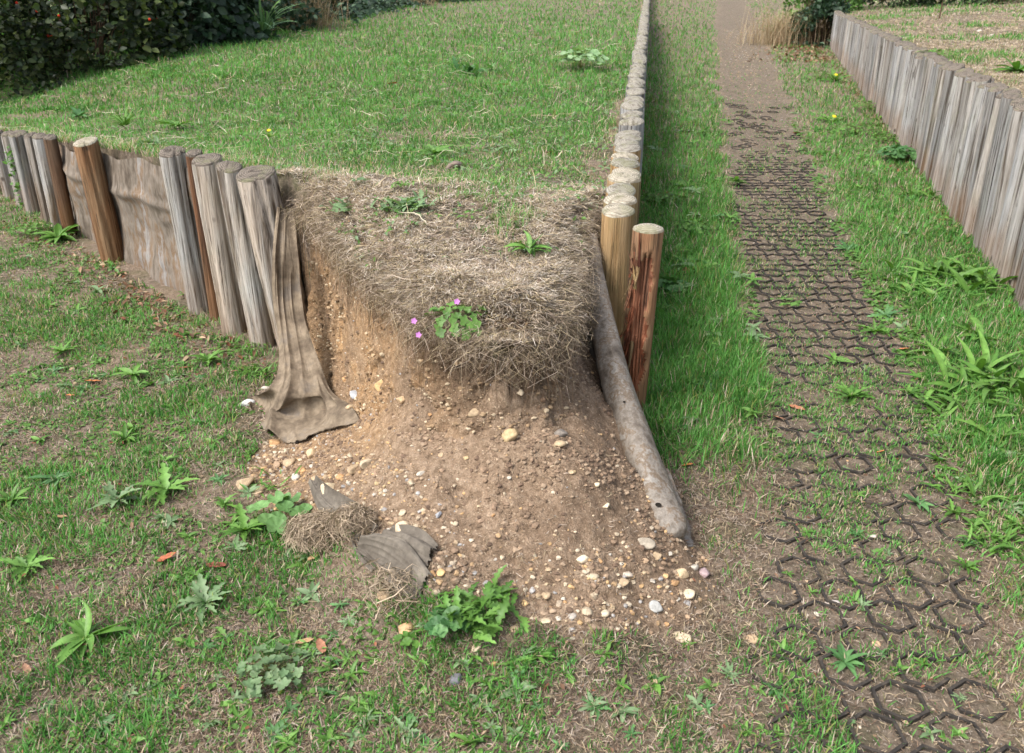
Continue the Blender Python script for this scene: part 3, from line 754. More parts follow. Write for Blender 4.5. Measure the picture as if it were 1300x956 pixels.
drape('trailing_strip', [(GP(445, 690), GP(453, 690)), (GP(455, 712), GP(465, 708)), (GP(472, 730), GP(486, 728))], M_fabric2, tc_, tb, fold=.004, freq=1, seed=6, n=30, nw=8)
drape('front_fold', [(GP(490, 742), GP(505, 730, .01)), (GP(508, 760), GP(525, 742, .01)), (GP(524, 768), GP(540, 752))], M_fabric2, tc_, tb, fold=.006, freq=1, seed=7, n=30, nw=14)

# ------------------------------------------------------------------ grass, straw, roots (nobody could count them)
def screen_samples(n, fn_z, mask, cap, xr_=(-170, 1470), yr=(-70, 1010), rng=RNG, maxY=45):
    px = rng.uniform(*xr_, n); py = rng.uniform(*yr, n)
    dx, dy, dz = ray(px, py)
    x, y = at(px, py, .0) if fn_z is None else (None, None)
    z = np.full(n, {'low': .0, 'lawn': .64, 'terr': .85}[mask])
    for _ in range(4):
        t = (z-CAMH)/dz; x = dx*t; y = dy*t; z = fn_z(x, np.clip(y, .5, 60)); z = np.minimum(z, 1.25)
    ok = (dz < -.01) & (y > .8) & (y < maxY) & (np.abs(x) < 30)
    dens = n/((xr_[1]-xr_[0])*(yr[1]-yr[0]))*(F*F)*np.abs(dz)/np.maximum(t, .1)**2/np.maximum(1e-6, 1)   # per m2 (approx)
    ok &= rng.random(n) < np.minimum(1, cap/np.maximum(dens, 1))
    return x[ok], y[ok], z[ok], t[ok]
def mixc(a, b, t): return a[None, :]*(1-t[:, None])+b[None, :]*t[:, None]
c_g1 = np.array([.068, .205, .034]); c_g2 = np.array([.125, .315, .072]); c_g3 = np.array([.040, .125, .026]); c_dry = np.array([.42, .34, .22]); c_dry2 = np.array([.32, .245, .175]); c_pink = np.array([.46, .38, .31]); c_yg = np.array([.22, .25, .07])
def blades(name, x, y, z, t, h, dryf, rng, wscale=1.0, leanr=(.15, .95), flatm=False, label=None, bright=1.0, w0=.0022):
    n = len(x)
    h = h*rng.uniform(.55, 1.25, n); az = rng.uniform(0, 2*math.pi, n); lean = rng.uniform(*leanr, n)
    d = np.stack([np.cos(az), np.sin(az), np.zeros(n)], 1)
    sa = az+math.pi/2+rng.uniform(-.5, .5, n); s = np.stack([np.cos(sa), np.sin(sa), np.zeros(n)], 1)
    p0 = np.stack([x, y, z-.004], 1); up = np.array([0, 0, 1.0])
    vz = np.sqrt(np.maximum(1-lean**2*.8, .03))
    K = [0, .45, .8, 1.0]; P = []
    for k in K:
        P.append(p0+d*(lean*h*k**1.7)[:, None]+up*(h*vz*(k-.18*lean*k*k))[:, None])
    P = np.stack(P, 1)
    w = np.maximum(w0*rng.uniform(.7, 1.5, n), .00075*t)*wscale
    W_ = np.stack([w*.8, w, w*.65, w*.1], 1)
    V, Fq = ribbons(P, W_, s)
    isdry = rng.random(n) < dryf; cl_ = ss(.3, .7, .6*fbm(x*2.7, y*2.7, 201)+.4*noise(x*11, y*11, 202)); mixr = np.clip(.65*cl_+.35*rng.random(n)+rng.normal(0, .12, n), 0, 1)
    cg = mixc(c_g1, c_g2, mixr); k3 = rng.random(n) < .55*(1-cl_); cg[k3] = mixc(c_g3, c_g1, rng.random(n))[k3]; ky = rng.random(n) < .08; cg[ky] = c_yg
    cd = mixc(c_dry, c_dry2, mixr); kp = rng.random(n) < .35; cd[kp] = c_pink
    c = np.where(isdry[:, None], cd, cg)*bright*rng.uniform(.8, 1.2, n)[:, None]
    C = np.repeat(c, 8, 0)
    o = mesh(name, V, Fq, M_grass, col=C, smooth=True)
    tag(o, label, 'grass', kind='stuff'); return o

def litter(name, x, y, z, t, L, rng, label, cols=(c_dry, c_dry2, c_pink), w0=.0016, rise=.25, cat='dry grass', tilt=None, bend=.9):
    n = len(x); L = L*rng.uniform(.4, 1.4, n); az = rng.uniform(0, 2*math.pi, n); cv = rng.uniform(-bend, bend, n)
    K = np.array([0, .33, .66, 1.0]); P = []
    for k in K:
        a = az+cv*k
        zz = z+.002+L*rise*np.abs(rng.normal(0, .5, n))*k*(1-.35*k)+rng.uniform(0, .006, n)
        X = x+np.cos(a)*L*k; Y = y+np.sin(a)*L*k
        P.append(np.stack([X, Y, zz], 1))
    P = np.stack(P, 1)
    w = np.maximum(w0*rng.uniform(.6, 1.6, n), .00055*t)
    sd = np.stack([-np.sin(az), np.cos(az), rng.uniform(-.6, .6, n)], 1)
    V, Fq = ribbons(P, np.stack([w*.7, w, w*.9, w*.3], 1), sd)
    m = rng.random(n); i = rng.integers(0, len(cols), n); c = np.array(cols)[i]*rng.uniform(.6, 1.25, n)[:, None]
    o = mesh(name, V, Fq, M_straw, col=np.repeat(c, 8, 0)); tag(o, label, cat, kind='stuff'); return o

rg = np.random.default_rng(21)
# ---- lawn on the bank
x, y, z, t = screen_samples(620000, lawn_z, 'lawn', 16000, yr=(-70, 470), rng=rg)
k = is_lawn(x, y); x, y, z, t = x[k], y[k], z[k], t[k]
dl = (x-(-.9-(y-3.17)/1.058))*.727
n1 = fbm(x*1.7, y*1.7, 101); n2 = fbm(x*6, y*6, 102)
ye_ = y-.45*ss(-.12, -.5, x)-.35*ss(.12, .3, x-.148*(y-3.2))*(y < 3.6)
bare = np.clip(1-ss(2.45, 2.85, ye_+1.0*(n1-.5)+1.1*(n2-.5)), 0, 1)
bare = np.maximum(bare, .75*ss(.35, 0, dl+.5*(n2-.5))*(y > 3.1))
bare = np.maximum(bare, .9*ss(.16, .0, xr(y)-x+.2*(n2-.5))*(y < 6))
dryf = np.clip(.02+.8*bare+.25*ss(5.0, 3.2, y+2.6*(n1-.5)+2.2*(n2-.5))+.14*ss(.56, .7, n2), 0, .9)
dens = np.clip(1.0-.92*bare, .03, 1)
keep = rg.random(len(x)) < dens; 
hh = np.where(bare > .5, .022, .034)+.028*ss(4, 9, y)+.05*(n2-.5)+.03*(n1-.5)
blades('lawn_grass', x[keep], y[keep], z[keep], t[keep], hh[keep], dryf[keep], rg, label='short green lawn grass on the raised bank')
x, y, z, t = screen_samples(160000, lawn_z, 'lawn', 30000, yr=(60, 470), rng=rg)
k = is_lawn(x, y) & (rg.random(len(x)) < np.clip(1.0-.75*ss(2.7, 3.4, y)-.8*ss(4, 8, y), .04, 1)); x, y, z, t = x[k], y[k], z[k], t[k]
litter('straw_litter', x, y, z, t, .035, rg, 'matted dry straw on the bare tip of the bank', cols=(c_dry, c_dry2, c_pink, np.array([.24, .18, .14]), np.array([.46, .40, .34])), rise=.35)
# ---- terrace
x, y, z, t = screen_samples(200000, terr_z, 'terr', 9000, xr_=(1000, 1480), yr=(-70, 300), rng=rg)
k = is_terr(x, y); x, y, z, t = x[k], y[k], z[k], t[k]
n1 = fbm(x*1.5, y*1.5, 111); n2 = fbm(x*5, y*5, 112)
gr = ss(.5, .66, n1*.6+n2*.4)+.6*ss(13, 19, y)
keep = rg.random(len(x)) < .25+.7*gr
blades('terrace_grass', x[keep], y[keep], z[keep], t[keep], (.03+.03*gr)[keep], np.clip(.9-.75*gr, .1, 1)[keep], rg, label='patchy dry grass on the terrace above the right wall')
keep = rg.random(len(x)) < .5
litter('straw_litter', x[keep], y[keep], z[keep], t[keep], .05, rg, 'dry straw on the terrace above the right wall', rise=.3)
# ---- low ground
def low_keep(x, y): return ~is_lawn(x, y) & ~is_terr(x, y) & ~((x > -.9-(y-3.17)/1.058-.05) & (x < .345+.148*(y-3.2)+.1) & (y > 3.2))
x, y, z, t = screen_samples(1250000, low_z, 'low', 26000, xr_=(-420, 1640), yr=(-70, 1180), rng=rg, maxY=45)
k = low_keep(x, y); x, y, z, t = x[k], y[k], z[k], t[k]
soil = soil_mask(x, y); n1 = fbm(x*2.3, y*2.3, 121); n2 = fbm(x*9, y*9, 122)
cwx = .375+.148*(y-2.95)+.07                        # centre row outer face
left = x < .1+.62*ss(1.75, 1.45, y+.3*(n2-.5))+.25*(n1-.5)
pc = pathc(y); pw = pathw(y); pd = np.abs(x-pc)/pw
right = ~left & (x > pc)
verge = ~left & (x < pc) & (x > cwx-.3)
D = np.zeros(len(x)); Hh = np.full(len(x), .03); Dr = np.full(len(x), .2)
# left lower ground: patches
D = np.where(left, .20+.62*ss(.40, .60, n1*.5+n2*.5), D); Hh = np.where(left, .014+.034*n1*n2*2, Hh); Dr = np.where(left, .30-.2*n1, Dr)
near_wall = ss(.45, .05, ((-.9-(y-3.17)/1.058)-x)*.727+.3*(n2-.5))
D = np.where(left & (y > 2.7), D*(1-.55*near_wall), D)
# verge between centre row and path
vg = ss(2.15, 2.75, y+.8*(n1-.5))*ss(.95, 1.45, pd+.5*(n2-.5)+.9*(n1-.5))
D = np.where(verge, .12+.25*ss(.5, .62, n2)+.9*vg, D); Hh = np.where(verge, .03+.055*vg, Hh); Dr = np.where(verge, .45-.38*vg, Dr)
# right verge
rv = ss(.9, 1.5, pd+.6*(n2-.5)+.9*(n1-.5))
rs_ = rv*ss(1.75, 2.5, y+.9*(n1-.5))
D = np.where(right, .08+.5*rv*ss(.42, .58, n2)+.75*rs_, D); Hh = np.where(right, .03+.035*rs_, Hh); Dr = np.where(right, .4-.25*rs_, Dr)
# on the path itself
onp = (pd < 1.05) & ~left
D = np.where(onp, .06+.85*ss(.46, .60, n2*.65+n1*.35)*ss(18, 4, y), D); Hh = np.where(onp, .025, Hh); Dr = np.where(onp, .25, Dr)
tan_patch = ss(.30, .10, np.hypot((x-.66)/1.0, (y-2.28)/1.1)+.25*(n2-.5)); D = D*(1-.85*tan_patch)
D = D*(1-ss(.15, .5, soil))
for (ax, ay, rx_, ry_) in ((378, 525, 75, 48), (430, 668, 60, 30), (510, 715, 50, 48)):
    _p = at(ax, ay); _q = at(ax+rx_, ay); _r = at(ax, ay+ry_); D = D*(np.hypot((x-_p[0])/(_q[0]-_p[0]), (y-_p[1])/(_p[1]-_r[1])) > 1)
D = D*np.clip(ss(-.02, .06, np.abs(x-cwx+.07)-.0), .0, 1)
keep = rg.random(len(x)) < D
blades('ground_grass', x[keep], y[keep], z[keep], t[keep], Hh[keep], Dr[keep], rg, label='patchy green grass on the lower ground and verges', bright=1.0, w0=.0027)
# litter on low ground
x, y, z, t = screen_samples(560000, low_z, 'low', 40000, xr_=(-350, 1600), yr=(-60, 1180), rng=rg, maxY=40)
k = low_keep(x, y); x, y, z, t = x[k], y[k], z[k], t[k]
pd = np.abs(x-pathc(y))/pathw(y); soil = soil_mask(x, y)
n2 = fbm(x*5, y*5, 132); pr = np.where(x < .1, .25+.8*ss(.4, .65, n2), np.where(pd < 1.1, .22, .55)); pr = pr*(1-.93*soil)
pr = np.maximum(pr, ss(.34, .12, np.hypot((x-.66)/1.0, (y-2.28)/1.1))*(1-soil))
k = rg.random(len(x)) < pr
litter('straw_litter', x[k], y[k], z[k], t[k], .020, rg, 'dead straw scattered over the lower ground', cols=(c_dry*.85, c_dry2, c_pink*.8, np.array([.15, .105, .075]), np.array([.24, .16, .11]), np.array([.10, .07, .05])), rise=.3, w0=.0013, bend=.35)

# thatch and roots hanging over the turf lip
def lip_points(n, rng):
    P = np.array(LIP); seg = np.linalg.norm(np.diff(P, axis=0), axis=1); cum = np.concatenate([[0], np.cumsum(seg)])
    s = rng.uniform(0, cum[-1], n); k = np.clip(np.searchsorted(cum, s)-1, 0, len(seg)-1); f = (s-cum[k])/seg[k]
    p = P[k]*(1-f[:, None])+P[k+1]*f[:, None]; T = (P[k+1]-P[k])/seg[k][:, None]
    # smooth normal
    N = np.stack([-T[:, 1], T[:, 0]], 1)*-1
    c = np.array([-.1, 2.8]); flip = ((p-c)*N).sum(1) < 0; N[flip] *= -1
    return p, N, s/cum[-1]
def hanging(name, n, L0, label, rng, cols, back=.12, w0=.0016, out=.05, drop=1.0, K=7, frizz=.018, spread=.45):
    p, N, s = lip_points(n, rng)
    b = rng.uniform(-.015, back, n)
    q = p-N*b[:, None]+rng.normal(0, .008, (n, 2)); zz = lawn_z(q[:, 0], q[:, 1])+.004-rng.uniform(0, .07, n)*(b < .02)
    L = L0*rng.uniform(.35, 1.5, n)*(.25+1.5*noise(s*37, s*0, 5)*noise(s*90, s*0+.5, 9)*1.6); dirs = N+rng.normal(0, spread, (n, 2)); dirs /= np.linalg.norm(dirs, axis=1)[:, None]; ph1 = rng.uniform(0, 6.28, n); ph2 = rng.uniform(0, 6.28, n)
    P = []
    for k in np.linspace(0, 1, K):
        r_out = (1-np.exp(-3*k))*(out+b*.9)*rng.uniform(.9, 1.1, n); dz = -drop*L*np.clip(k-.0, 0, 1)**1.6
        xy = q+dirs*r_out[:, None]+rng.normal(0, frizz*.25, (n, 2))*k+(np.stack([np.sin(k*5+ph1), np.cos(k*4+ph2)], 1)*frizz*k)
        P.append(np.stack([xy[:, 0], xy[:, 1], zz+dz+.012*np.sin(k*3.1)], 1))
    P = np.stack(P, 1); w = w0*rng.uniform(.5, 1.5, n); Wd = w[:, None]*np.linspace(1, .35, K)[None, :]
    sd = rng.normal(0, 1, (n, 3)); sd[:, 2] *= .3; sd /= np.linalg.norm(sd, axis=1)[:, None]
    V, Fq = ribbons(P, Wd, sd); i = rng.integers(0, len(cols), n); c = np.array(cols)[i]*rng.uniform(.6, 1.2, n)[:, None]
    o = mesh(name, V, Fq, M_straw, col=np.repeat(c, 2*K, 0)); tag(o, label, 'dry grass', kind='stuff')
x, y, z, t = screen_samples(420000, lawn_z, 'lawn', 90000, xr_=(330, 800), yr=(180, 480), rng=rg)
d_ = -lip_sd(x, y); k = is_lawn(x, y) & (rg.random(len(x)) < np.clip(1.1*ss(.32, .05, d_+.16*(fbm(x*7, y*7, 9)-.5)), .12*(y < 3.4), 1)); x, y, z, t = x[k], y[k], z[k], t[k]
litter('straw_litter', x, y, z, t, .034, rg, 'pale matted straw along the broken turf edge', cols=(c_dry*1.15, c_pink*1.1, c_dry2, np.array([.58, .52, .45]), np.array([.26, .20, .15])), rise=.6, w0=.0013)
straw_cols = (c_dry*1.1, c_pink*1.15, c_dry2, np.array([.34, .27, .20]), np.array([.20, .15, .11]))
hanging('hanging_thatch', 6500, .060, 'dead grass thatch draped over the broken turf edge', rg, straw_cols, back=.05, out=.016, frizz=.05, w0=.0015, spread=1.1)
hanging('hanging_roots', 1500, .15, 'fine brown roots dangling under the turf edge', rg, (np.array([.22, .15, .10]), np.array([.14, .09, .06]), np.array([.32, .25, .18])), back=.02, w0=.0018, out=.02, K=9, frizz=.012)
# ------------------------------------------------------------------ gravel in the slip (countless) and stones one can point at
def rock_template(seed, sub=2, cuts=7):
    r = random.Random(seed); bm = bmesh.new(); bmesh.ops.create_icosphere(bm, subdivisions=sub, radius=1)
    pl = []
    for _ in range(cuts):
        v = Vector((r.gauss(0, 1), r.gauss(0, 1), r.gauss(0, 1))).normalized(); pl.append((v, r.uniform(.5, .88)))
    for v in bm.verts:
        for n, d in pl:
            k = v.co.dot(n)
            if k > d: v.co -= n*(k-d)*.92
    bm.verts.ensure_lookup_table(); V = np.array([v.co[:] for v in bm.verts]); Fc = np.array([[v.index for v in f.verts] for f in bm.faces]); bm.free()
    V = V*(1+.05*np.sin(V[:, [1]]*5+seed)); return V, Fc
RT0 = [rock_template(s, 1, 5) for s in range(8)]
STC = np.array([[.44, .33, .21], [.50, .40, .28], [.40, .27, .15], [.50, .42, .31], [.36, .25, .16], [.30, .22, .15], [.55, .36, .18], [.35, .33, .31]])
def pebbles(name, x, y, z, size, rng, label, pal=None):
    pal = STC if pal is None else pal
    Vs, Fs, Cs, off = [], [], [], 0
    tid = rng.integers(0, len(RT0), len(x))
    for k in range(len(RT0)):
        m = tid == k; n = int(m.sum())
        if not n: continue
        V, Fc = RT0[k]; a = rng.uniform(0, 6.28, n); s = size[m]
        sc = np.stack([s, s*rng.uniform(.6, 1, n), s*rng.uniform(.35, .7, n)], 1)
        P = V[None]*sc[:, None]; ca, sa_ = np.cos(a)[:, None], np.sin(a)[:, None]
        X = P[..., 0]*ca-P[..., 1]*sa_+x[m][:, None]; Y = P[..., 0]*sa_+P[..., 1]*ca+y[m][:, None]; Z = P[..., 2]+(z[m]+s*.02)[:, None]
        Vs.append(np.stack([X, Y, Z], 2).reshape(-1, 3)); Fs.append((Fc[None]+(np.arange(n)*len(V))[:, None, None]).reshape(-1, 3)+off); off += n*len(V)
        c = pal[rng.integers(0, len(pal), n)]*rng.uniform(.7, 1.1, n)[:, None]; Cs.append(np.repeat(c, len(V), 0))
    o = mesh(name, np.concatenate(Vs), np.concatenate(Fs), M_peb, col=np.concatenate(Cs), smooth=False); tag(o, label, 'gravel', kind='stuff')
n = 60000; x = rg.uniform(-1.0, .75, n); y = rg.uniform(1.35, 3.0, n); sm = soil_mask(x, y); d = lip_sd(x, y)
ledge = ss(.35, .0, dline(x, y, FAN)); lft = ss(-.15, -.5, x)
pr = (.035+.16*lft+.16*ledge)*(sm > .3)*(d > -.08)*(.5+fbm(x*6, y*6, 77))
k = rg.random(n) < pr; x, y = x[k], y[k]; sz = .0018+.0055*rg.random(len(x))**3.2*(1+.9*ss(.35, .0, dline(x, y, FAN)))
pebbles('gravel', x, y, low_z(x, y), sz, rg, 'loose tan gravel in the bare soil slip')
n = 90000; x = rg.uniform(-1.0, .75, n); y = rg.uniform(1.35, 3.0, n); sm = soil_mask(x, y); d = lip_sd(x, y)
k = rg.random(n) < (sm > .25)*(d > -.09)*(.15+1.1*ss(.45, .65, fbm(x*5, y*5, 78)))*.55; x, y = x[k], y[k]
pebbles('soil_crumbs', x, y, low_z(x, y), .0014+.011*rg.random(len(x))**5, rg, 'brown soil crumbs over the bare slip', np.array([[.20, .138, .09], [.26, .18, .12], [.15, .10, .068], [.32, .235, .16]]))
n = 5200; s_ = rg.uniform(.05, _s[-1]-.03, n); t_ = rg.random(n)**.8; fx2, fy2, fz2, nx_, ny_ = face_pt(s_, t_)
sz = .0025+.010*rg.random(n)**4
pebbles('gravel', fx2+nx_*sz*.3, fy2+ny_*sz*.3, fz2-sz*.12, sz, rg, 'stones and crumbs stuck in the broken soil face', np.array([[.22, .15, .09], [.28, .19, .11], [.17, .11, .07], [.42, .30, .18], [.5, .4, .27]]))
n = 16000; y = rg.uniform(1.2, 22, n); x = pathc(y)+rg.normal(0, .27, n)
k = rg.random(n) < np.clip(4/y, .35, 1)*.6; x, y = x[k], y[k]
pebbles('gravel', x, y, low_z(x, y), (.0015+.004*rg.random(len(x))**3)*np.clip(y/5, 1, 3), rg, 'fine pale grit on the path')

def stone(px, py, w, col, label, asp=.75, hgt=.55, rz=0, fn=None, seed=0, group=None, cuts=7, sink=.3, name='stone'):
    p, t = hit(px, py, fn or low_z)
    s = w/F*t*.5*1.05
    V, Fc = rock_template(seed+50, 3, cuts+5); V = V*np.array([s, s*asp/.85, s*hgt])
    o = mesh(name, V, Fc, M_stone, smooth=True); o.location = (p.x, p.y, p.z+s*hgt*(.5-sink)); o.rotation_euler = (random.uniform(-.2, .2), random.uniform(-.2, .2), rz)
    o.color = (*col, 1); tag(o, label, 'stone', group or 'stones in and around the soil slip'); return o
tanc = (.43, .32, .20); cream = (.49, .40, .28); orng = (.47, .28, .135); wht = (.52, .47, .39); gry = (.40, .41, .43); brn = (.36, .25, .16); yel = (.48, .36, .20); pnk = (.38, .28, .28); dgy = (.13, .13, .14)
ST = [
 (648, 556, 25, yel, 'rounded yellow-tan stone set in the middle of the bare slope', .8, .75, .3, 4),
 (607, 524, 26, tanc, 'oblong pale tan stone embedded below the hanging roots', .55, .5, .35, 5),
 (594, 543, 13, cream, 'small cream stone just below the oblong pale tan one', .8, .6, 0, 6),
 (660, 499, 14, cream, 'small yellowish stone at the foot of the root curtain', .7, .6, -.8, 7),
 (712, 551, 19, (.22, .19, .16), 'smooth dark grey-brown pebble on the right of the slope', .6, .55, .1, 3),
 (709, 565, 19, (.42, .32, .2), 'brown-tan pebble directly under the dark grey-brown pebble', .6, .5, 0, 3),
 (453, 503, 24, (.42, .43, .44), 'flat blue-grey flint with ochre edge near the hanging cloth', .75, .35, -.2, 8),
 (446, 517, 16, tanc, 'tan stone below the flat blue-grey flint', .8, .5, -.5, 6),
 (439, 482, 12, orng, 'small ochre stone above the flat blue-grey flint', .8, .6, .2, 5),
 (485, 490, 22, (.55, .37, .18), 'pale ochre stone standing in the orange face left of the roots', .7, .7, 1.2, 5),
 (511, 507, 16, (.48, .34, .2), 'tan stone beside the left end of the root curtain', .8, .6, .4, 6),
 (310, 615, 27, tanc, 'large egg-shaped tan stone left of the round-leaved mallow', .75, .6, .4, 3),
 (326, 624, 20, (.68, .5, .33), 'orange-cream stone touching the large egg-shaped tan stone', .6, .5, -.1, 7),
 (349, 563, 15, orng, 'dark orange stone at the front corner of the hanging cloth', .8, .7, 0, 6),
 (352, 592, 15, brn, 'brown stone in the heap in front of the hanging cloth', .8, .7, .7, 5),
 (368, 588, 17, tanc, 'tan stone topping the heap in front of the hanging cloth', .8, .7, .3, 4),
 (395, 578, 17, (.62, .46, .28), 'upright tan-orange stone just below the hem of the hanging cloth', .6, .8, 1.4, 5),
 (384, 598, 16, orng, 'orange stone in the middle of the heap below the cloth', .7, .6, .1, 7),
 (376, 607, 17, wht, 'cream-white stone at the foot of the heap behind the mallow', .7, .6, -.2, 8),
 (400, 608, 13, tanc, 'small tan stone right of the cream-white one behind the mallow', .8, .6, 0, 6),
 (362, 573, 11, cream, 'small cream stone at the top of the heap below the cloth', .8, .6, 0, 5),
 (418, 623, 26, (.66, .54, .36), 'broad cream stone behind the left tip of the crumpled cloth', .7, .7, .6, 8),
 (449, 597, 20, tanc, 'long tan stone above the crumpled cloth', .55, .6, 1.2, 4),
 (465, 590, 24, (.56, .46, .32), 'craggy pale stone lying upslope of the crumpled cloth', .5, .7, 1.2, 7),
 (432, 606, 12, orng, 'small orange stone between the broad cream stone and the long tan one', .8, .6, .2, 5),
 (511, 672, 22, (.64, .50, .34), 'tan-cream stone touching the upper fold of the crumpled cloth', .75, .65, .1, 6),
 (497, 665, 10, tanc, 'little tan stone left of the one touching the cloth fold', .8, .6, 0, 5),
 (511, 651, 13, cream, 'pale cream stone standing alone uphill of the crumpled cloth', .8, .6, .3, 6),
 (534, 602, 13, wht, 'bright white chip on the left part of the bare slope', .5, .5, .6, 7),
 (522, 614, 10, cream, 'small cream chip just below the bright white chip', .8, .6, 0, 5),
 (557, 654, 12, gry, 'small blue-grey flint on the bare slope', .6, .6, 1.1, 8),
 (490, 757, 27, (.42, .30, .18), 'flat brown-tan stone in the grass below the crumpled cloth', .75, .5, -.1, 8),
 (517, 801, 28, (.50, .32, .17), 'orange-brown stone in the grass left of the ferny weed', .7, .55, 0, 4),
 (548, 730, 12, orng, 'rust-orange pebble peeping out from the cloth end', .8, .7, 0, 3),
 (559, 727, 14, (.60, .38, .18), 'light orange stone beside the rust-orange pebble', .8, .6, .3, 6),
 (554, 752, 13, cream, 'cream stone between the cloth end and the ferny weed', .8, .6, 0, 7),
 (641, 762, 20, tanc, 'tan stone on top of the ferny weed', .85, .7, .5, 5),
 (667, 766, 12, (.62, .42, .2), 'ochre stone right of the ferny weed', .7, .5, -.4, 6),
 (653, 798, 14, (.62, .45, .3), 'pinkish tan stone under the right tip of the ferny weed', .8, .6, 0, 5),
 (693, 757, 13, tanc, 'tan angular stone in the gravel right of the ferny weed', .8, .6, .8, 7),
 (692, 790, 19, (.55, .44, .3), 'hollow-looking cream-brown stone at the foot of the slip', .7, .5, -.1, 8),
 (710, 767, 12, (.44, .35, .25), 'brownish pebble in the gravel at the foot of the slip', .7, .6, 1, 3),
 (727, 783, 12, (.45, .40, .34), 'dull grey-brown pebble at the foot of the slip', .8, .6, 0, 3),
 (745, 778, 16, cream, 'round cream stone at the foot of the slip', .8, .6, 0, 4),
 (767, 779, 14, (.56, .46, .33), 'pale rounded stone right of the round cream stone', .8, .6, 0, 3),
 (740, 711, 18, (.72, .62, .45), 'bright cream angular stone high in the gravel above the others', .75, .55, .1, 7),
 (755, 733, 13, cream, 'cream stone between the bright angular stone and the gravel foot', .7, .5, -.3, 6),
 (766, 765, 10, cream, 'small cream chip above the pale rounded stone', .8, .5, 0, 6),
 (821, 691, 25, (.36, .31, .24), 'smooth oval grey-tan pebble left of the foot of the fallen log', .55, .5, -.15, 3),
 (833, 772, 20, (.40, .395, .37), 'grey-white block-shaped stone below the fallen log', .8, .8, 1.3, 8),
 (791, 741, 18, tanc, 'tan stone in the gravel below the smooth oval pebble', .7, .6, 0, 6),
 (797, 730, 14, (.5, .42, .33), 'grey-tan stone just above the tan stone below the oval pebble', .7, .6, 0, 5),
 (834, 706, 15, tanc, 'tan stone tucked under the smooth oval grey-tan pebble', .6, .6, 1, 6),
 (828, 680, 12, brn, 'brown stone touching the foot of the fallen log', .8, .6, 0, 5),
 (894, 729, 20, pnk, 'dull purple-pink stone right of the foot of the fallen log', .8, .6, -.7, 4),
 (866, 729, 22, (.60, .45, .28), 'largest tan stone in the heap below the foot of the log', .8, .6, .2, 6),
 (881, 720, 12, wht, 'white pebble between the tan and the purple-pink stones', .8, .6, 0, 3),
 (874, 755, 18, (.58, .47, .33), 'tan-cream stone at the bottom of the heap below the log', .7, .6, 0, 7),
 (857, 740, 13, orng, 'orange-tan stone at the left of the heap below the log', .6, .5, .8, 5),
 (867, 809, 28, (.62, .50, .34), 'flat tan stone lying in the grass at the bottom right of the slip', .5, .4, 0, 7),
 (955, 812, 17, (.46, .33, .2), 'brown-tan stone in the grass left of the paving grid', .8, .5, 1.2, 5),
 (605, 824, 18, cream, 'cream stone in the grass at the bottom centre', .7, .5, 0, 6),
 (627, 843, 12, orng, 'small orange stone near the bottom edge of the ground', .7, .5, .2, 5),
 (580, 863, 24, dgy, 'dark grey stone at the bottom centre', .6, .6, 0, 3),
 (758, 615, 10, (.68, .58, .4), 'pale chip in the middle right of the slope, upper of two', .8, .6, .3, 6),
 (770, 643, 11, (.68, .58, .4), 'pale chip in the middle right of the slope, lower of two', .8, .6, .9, 7),
 (726, 600, 9, tanc, 'small tan chip left of the pair of pale chips', .8, .6, 0, 5),
 (339, 494, 15, wht, 'chalky white stone in the grass left of the hanging cloth', .5, .5, 0, 7),
 (314, 513, 19, (.55, .55, .53), 'grey-white stone at the left corner of the hanging cloth', .6, .5, .3, 8),
 (1056, 765, 24, (.56, .50, .46), 'pale flat flake lying across the paving grid', .3, .2, 0, 7),
 (1107, 682, 11, wht, 'white pebble inside one cell of the paving grid', .8, .6, 0, 5),
 (1113, 818, 12, (.62, .42, .25), 'orange-tan pebble in a paving cell at the bottom', .6, .5, 0, 3),
 (1037, 780, 9, (.68, .62, .5), 'cream pebble beside the pale flat flake', .8, .6, 0, 6),
]
for i, (px, py, w_, c_, lb, asp, hg, rz, cuts) in enumerate(ST): stone(px, py, w_, c_, lb, asp, hg, rz, seed=i*3, cuts=cuts)
rs = random.Random(77)
for i in range(110):      # middling stones, mostly along the foot and in the left recess
    for _ in range(50):
        z_ = rs.random()
        if z_ < .4: px, py = rs.uniform(690, 860), rs.uniform(700, 815)
        elif z_ < .75: px, py = rs.uniform(385, 500), rs.uniform(570, 680)
        else: px, py = rs.uniform(430, 830), rs.uniform(520, 760)
        p, t = hit(px, py, low_z)
        if float(soil_mask(np.array([p.x]), np.array([p.y]))[0]) > .6: break
    where = 'in the scatter near the foot of the log' if z_ < .4 else ('in the rubble between the two cloths' if z_ < .75 else 'on the bare slope')
    stone(px, py, rs.uniform(4.5, 9), rs.choice([tanc, cream, orng, wht, brn, yel]), 'small pebble among many alike, '+where, .75, .6, rs.uniform(0, 3), seed=300+i, group='small pebbles '+where, cuts=rs.choice([3, 5, 7]))
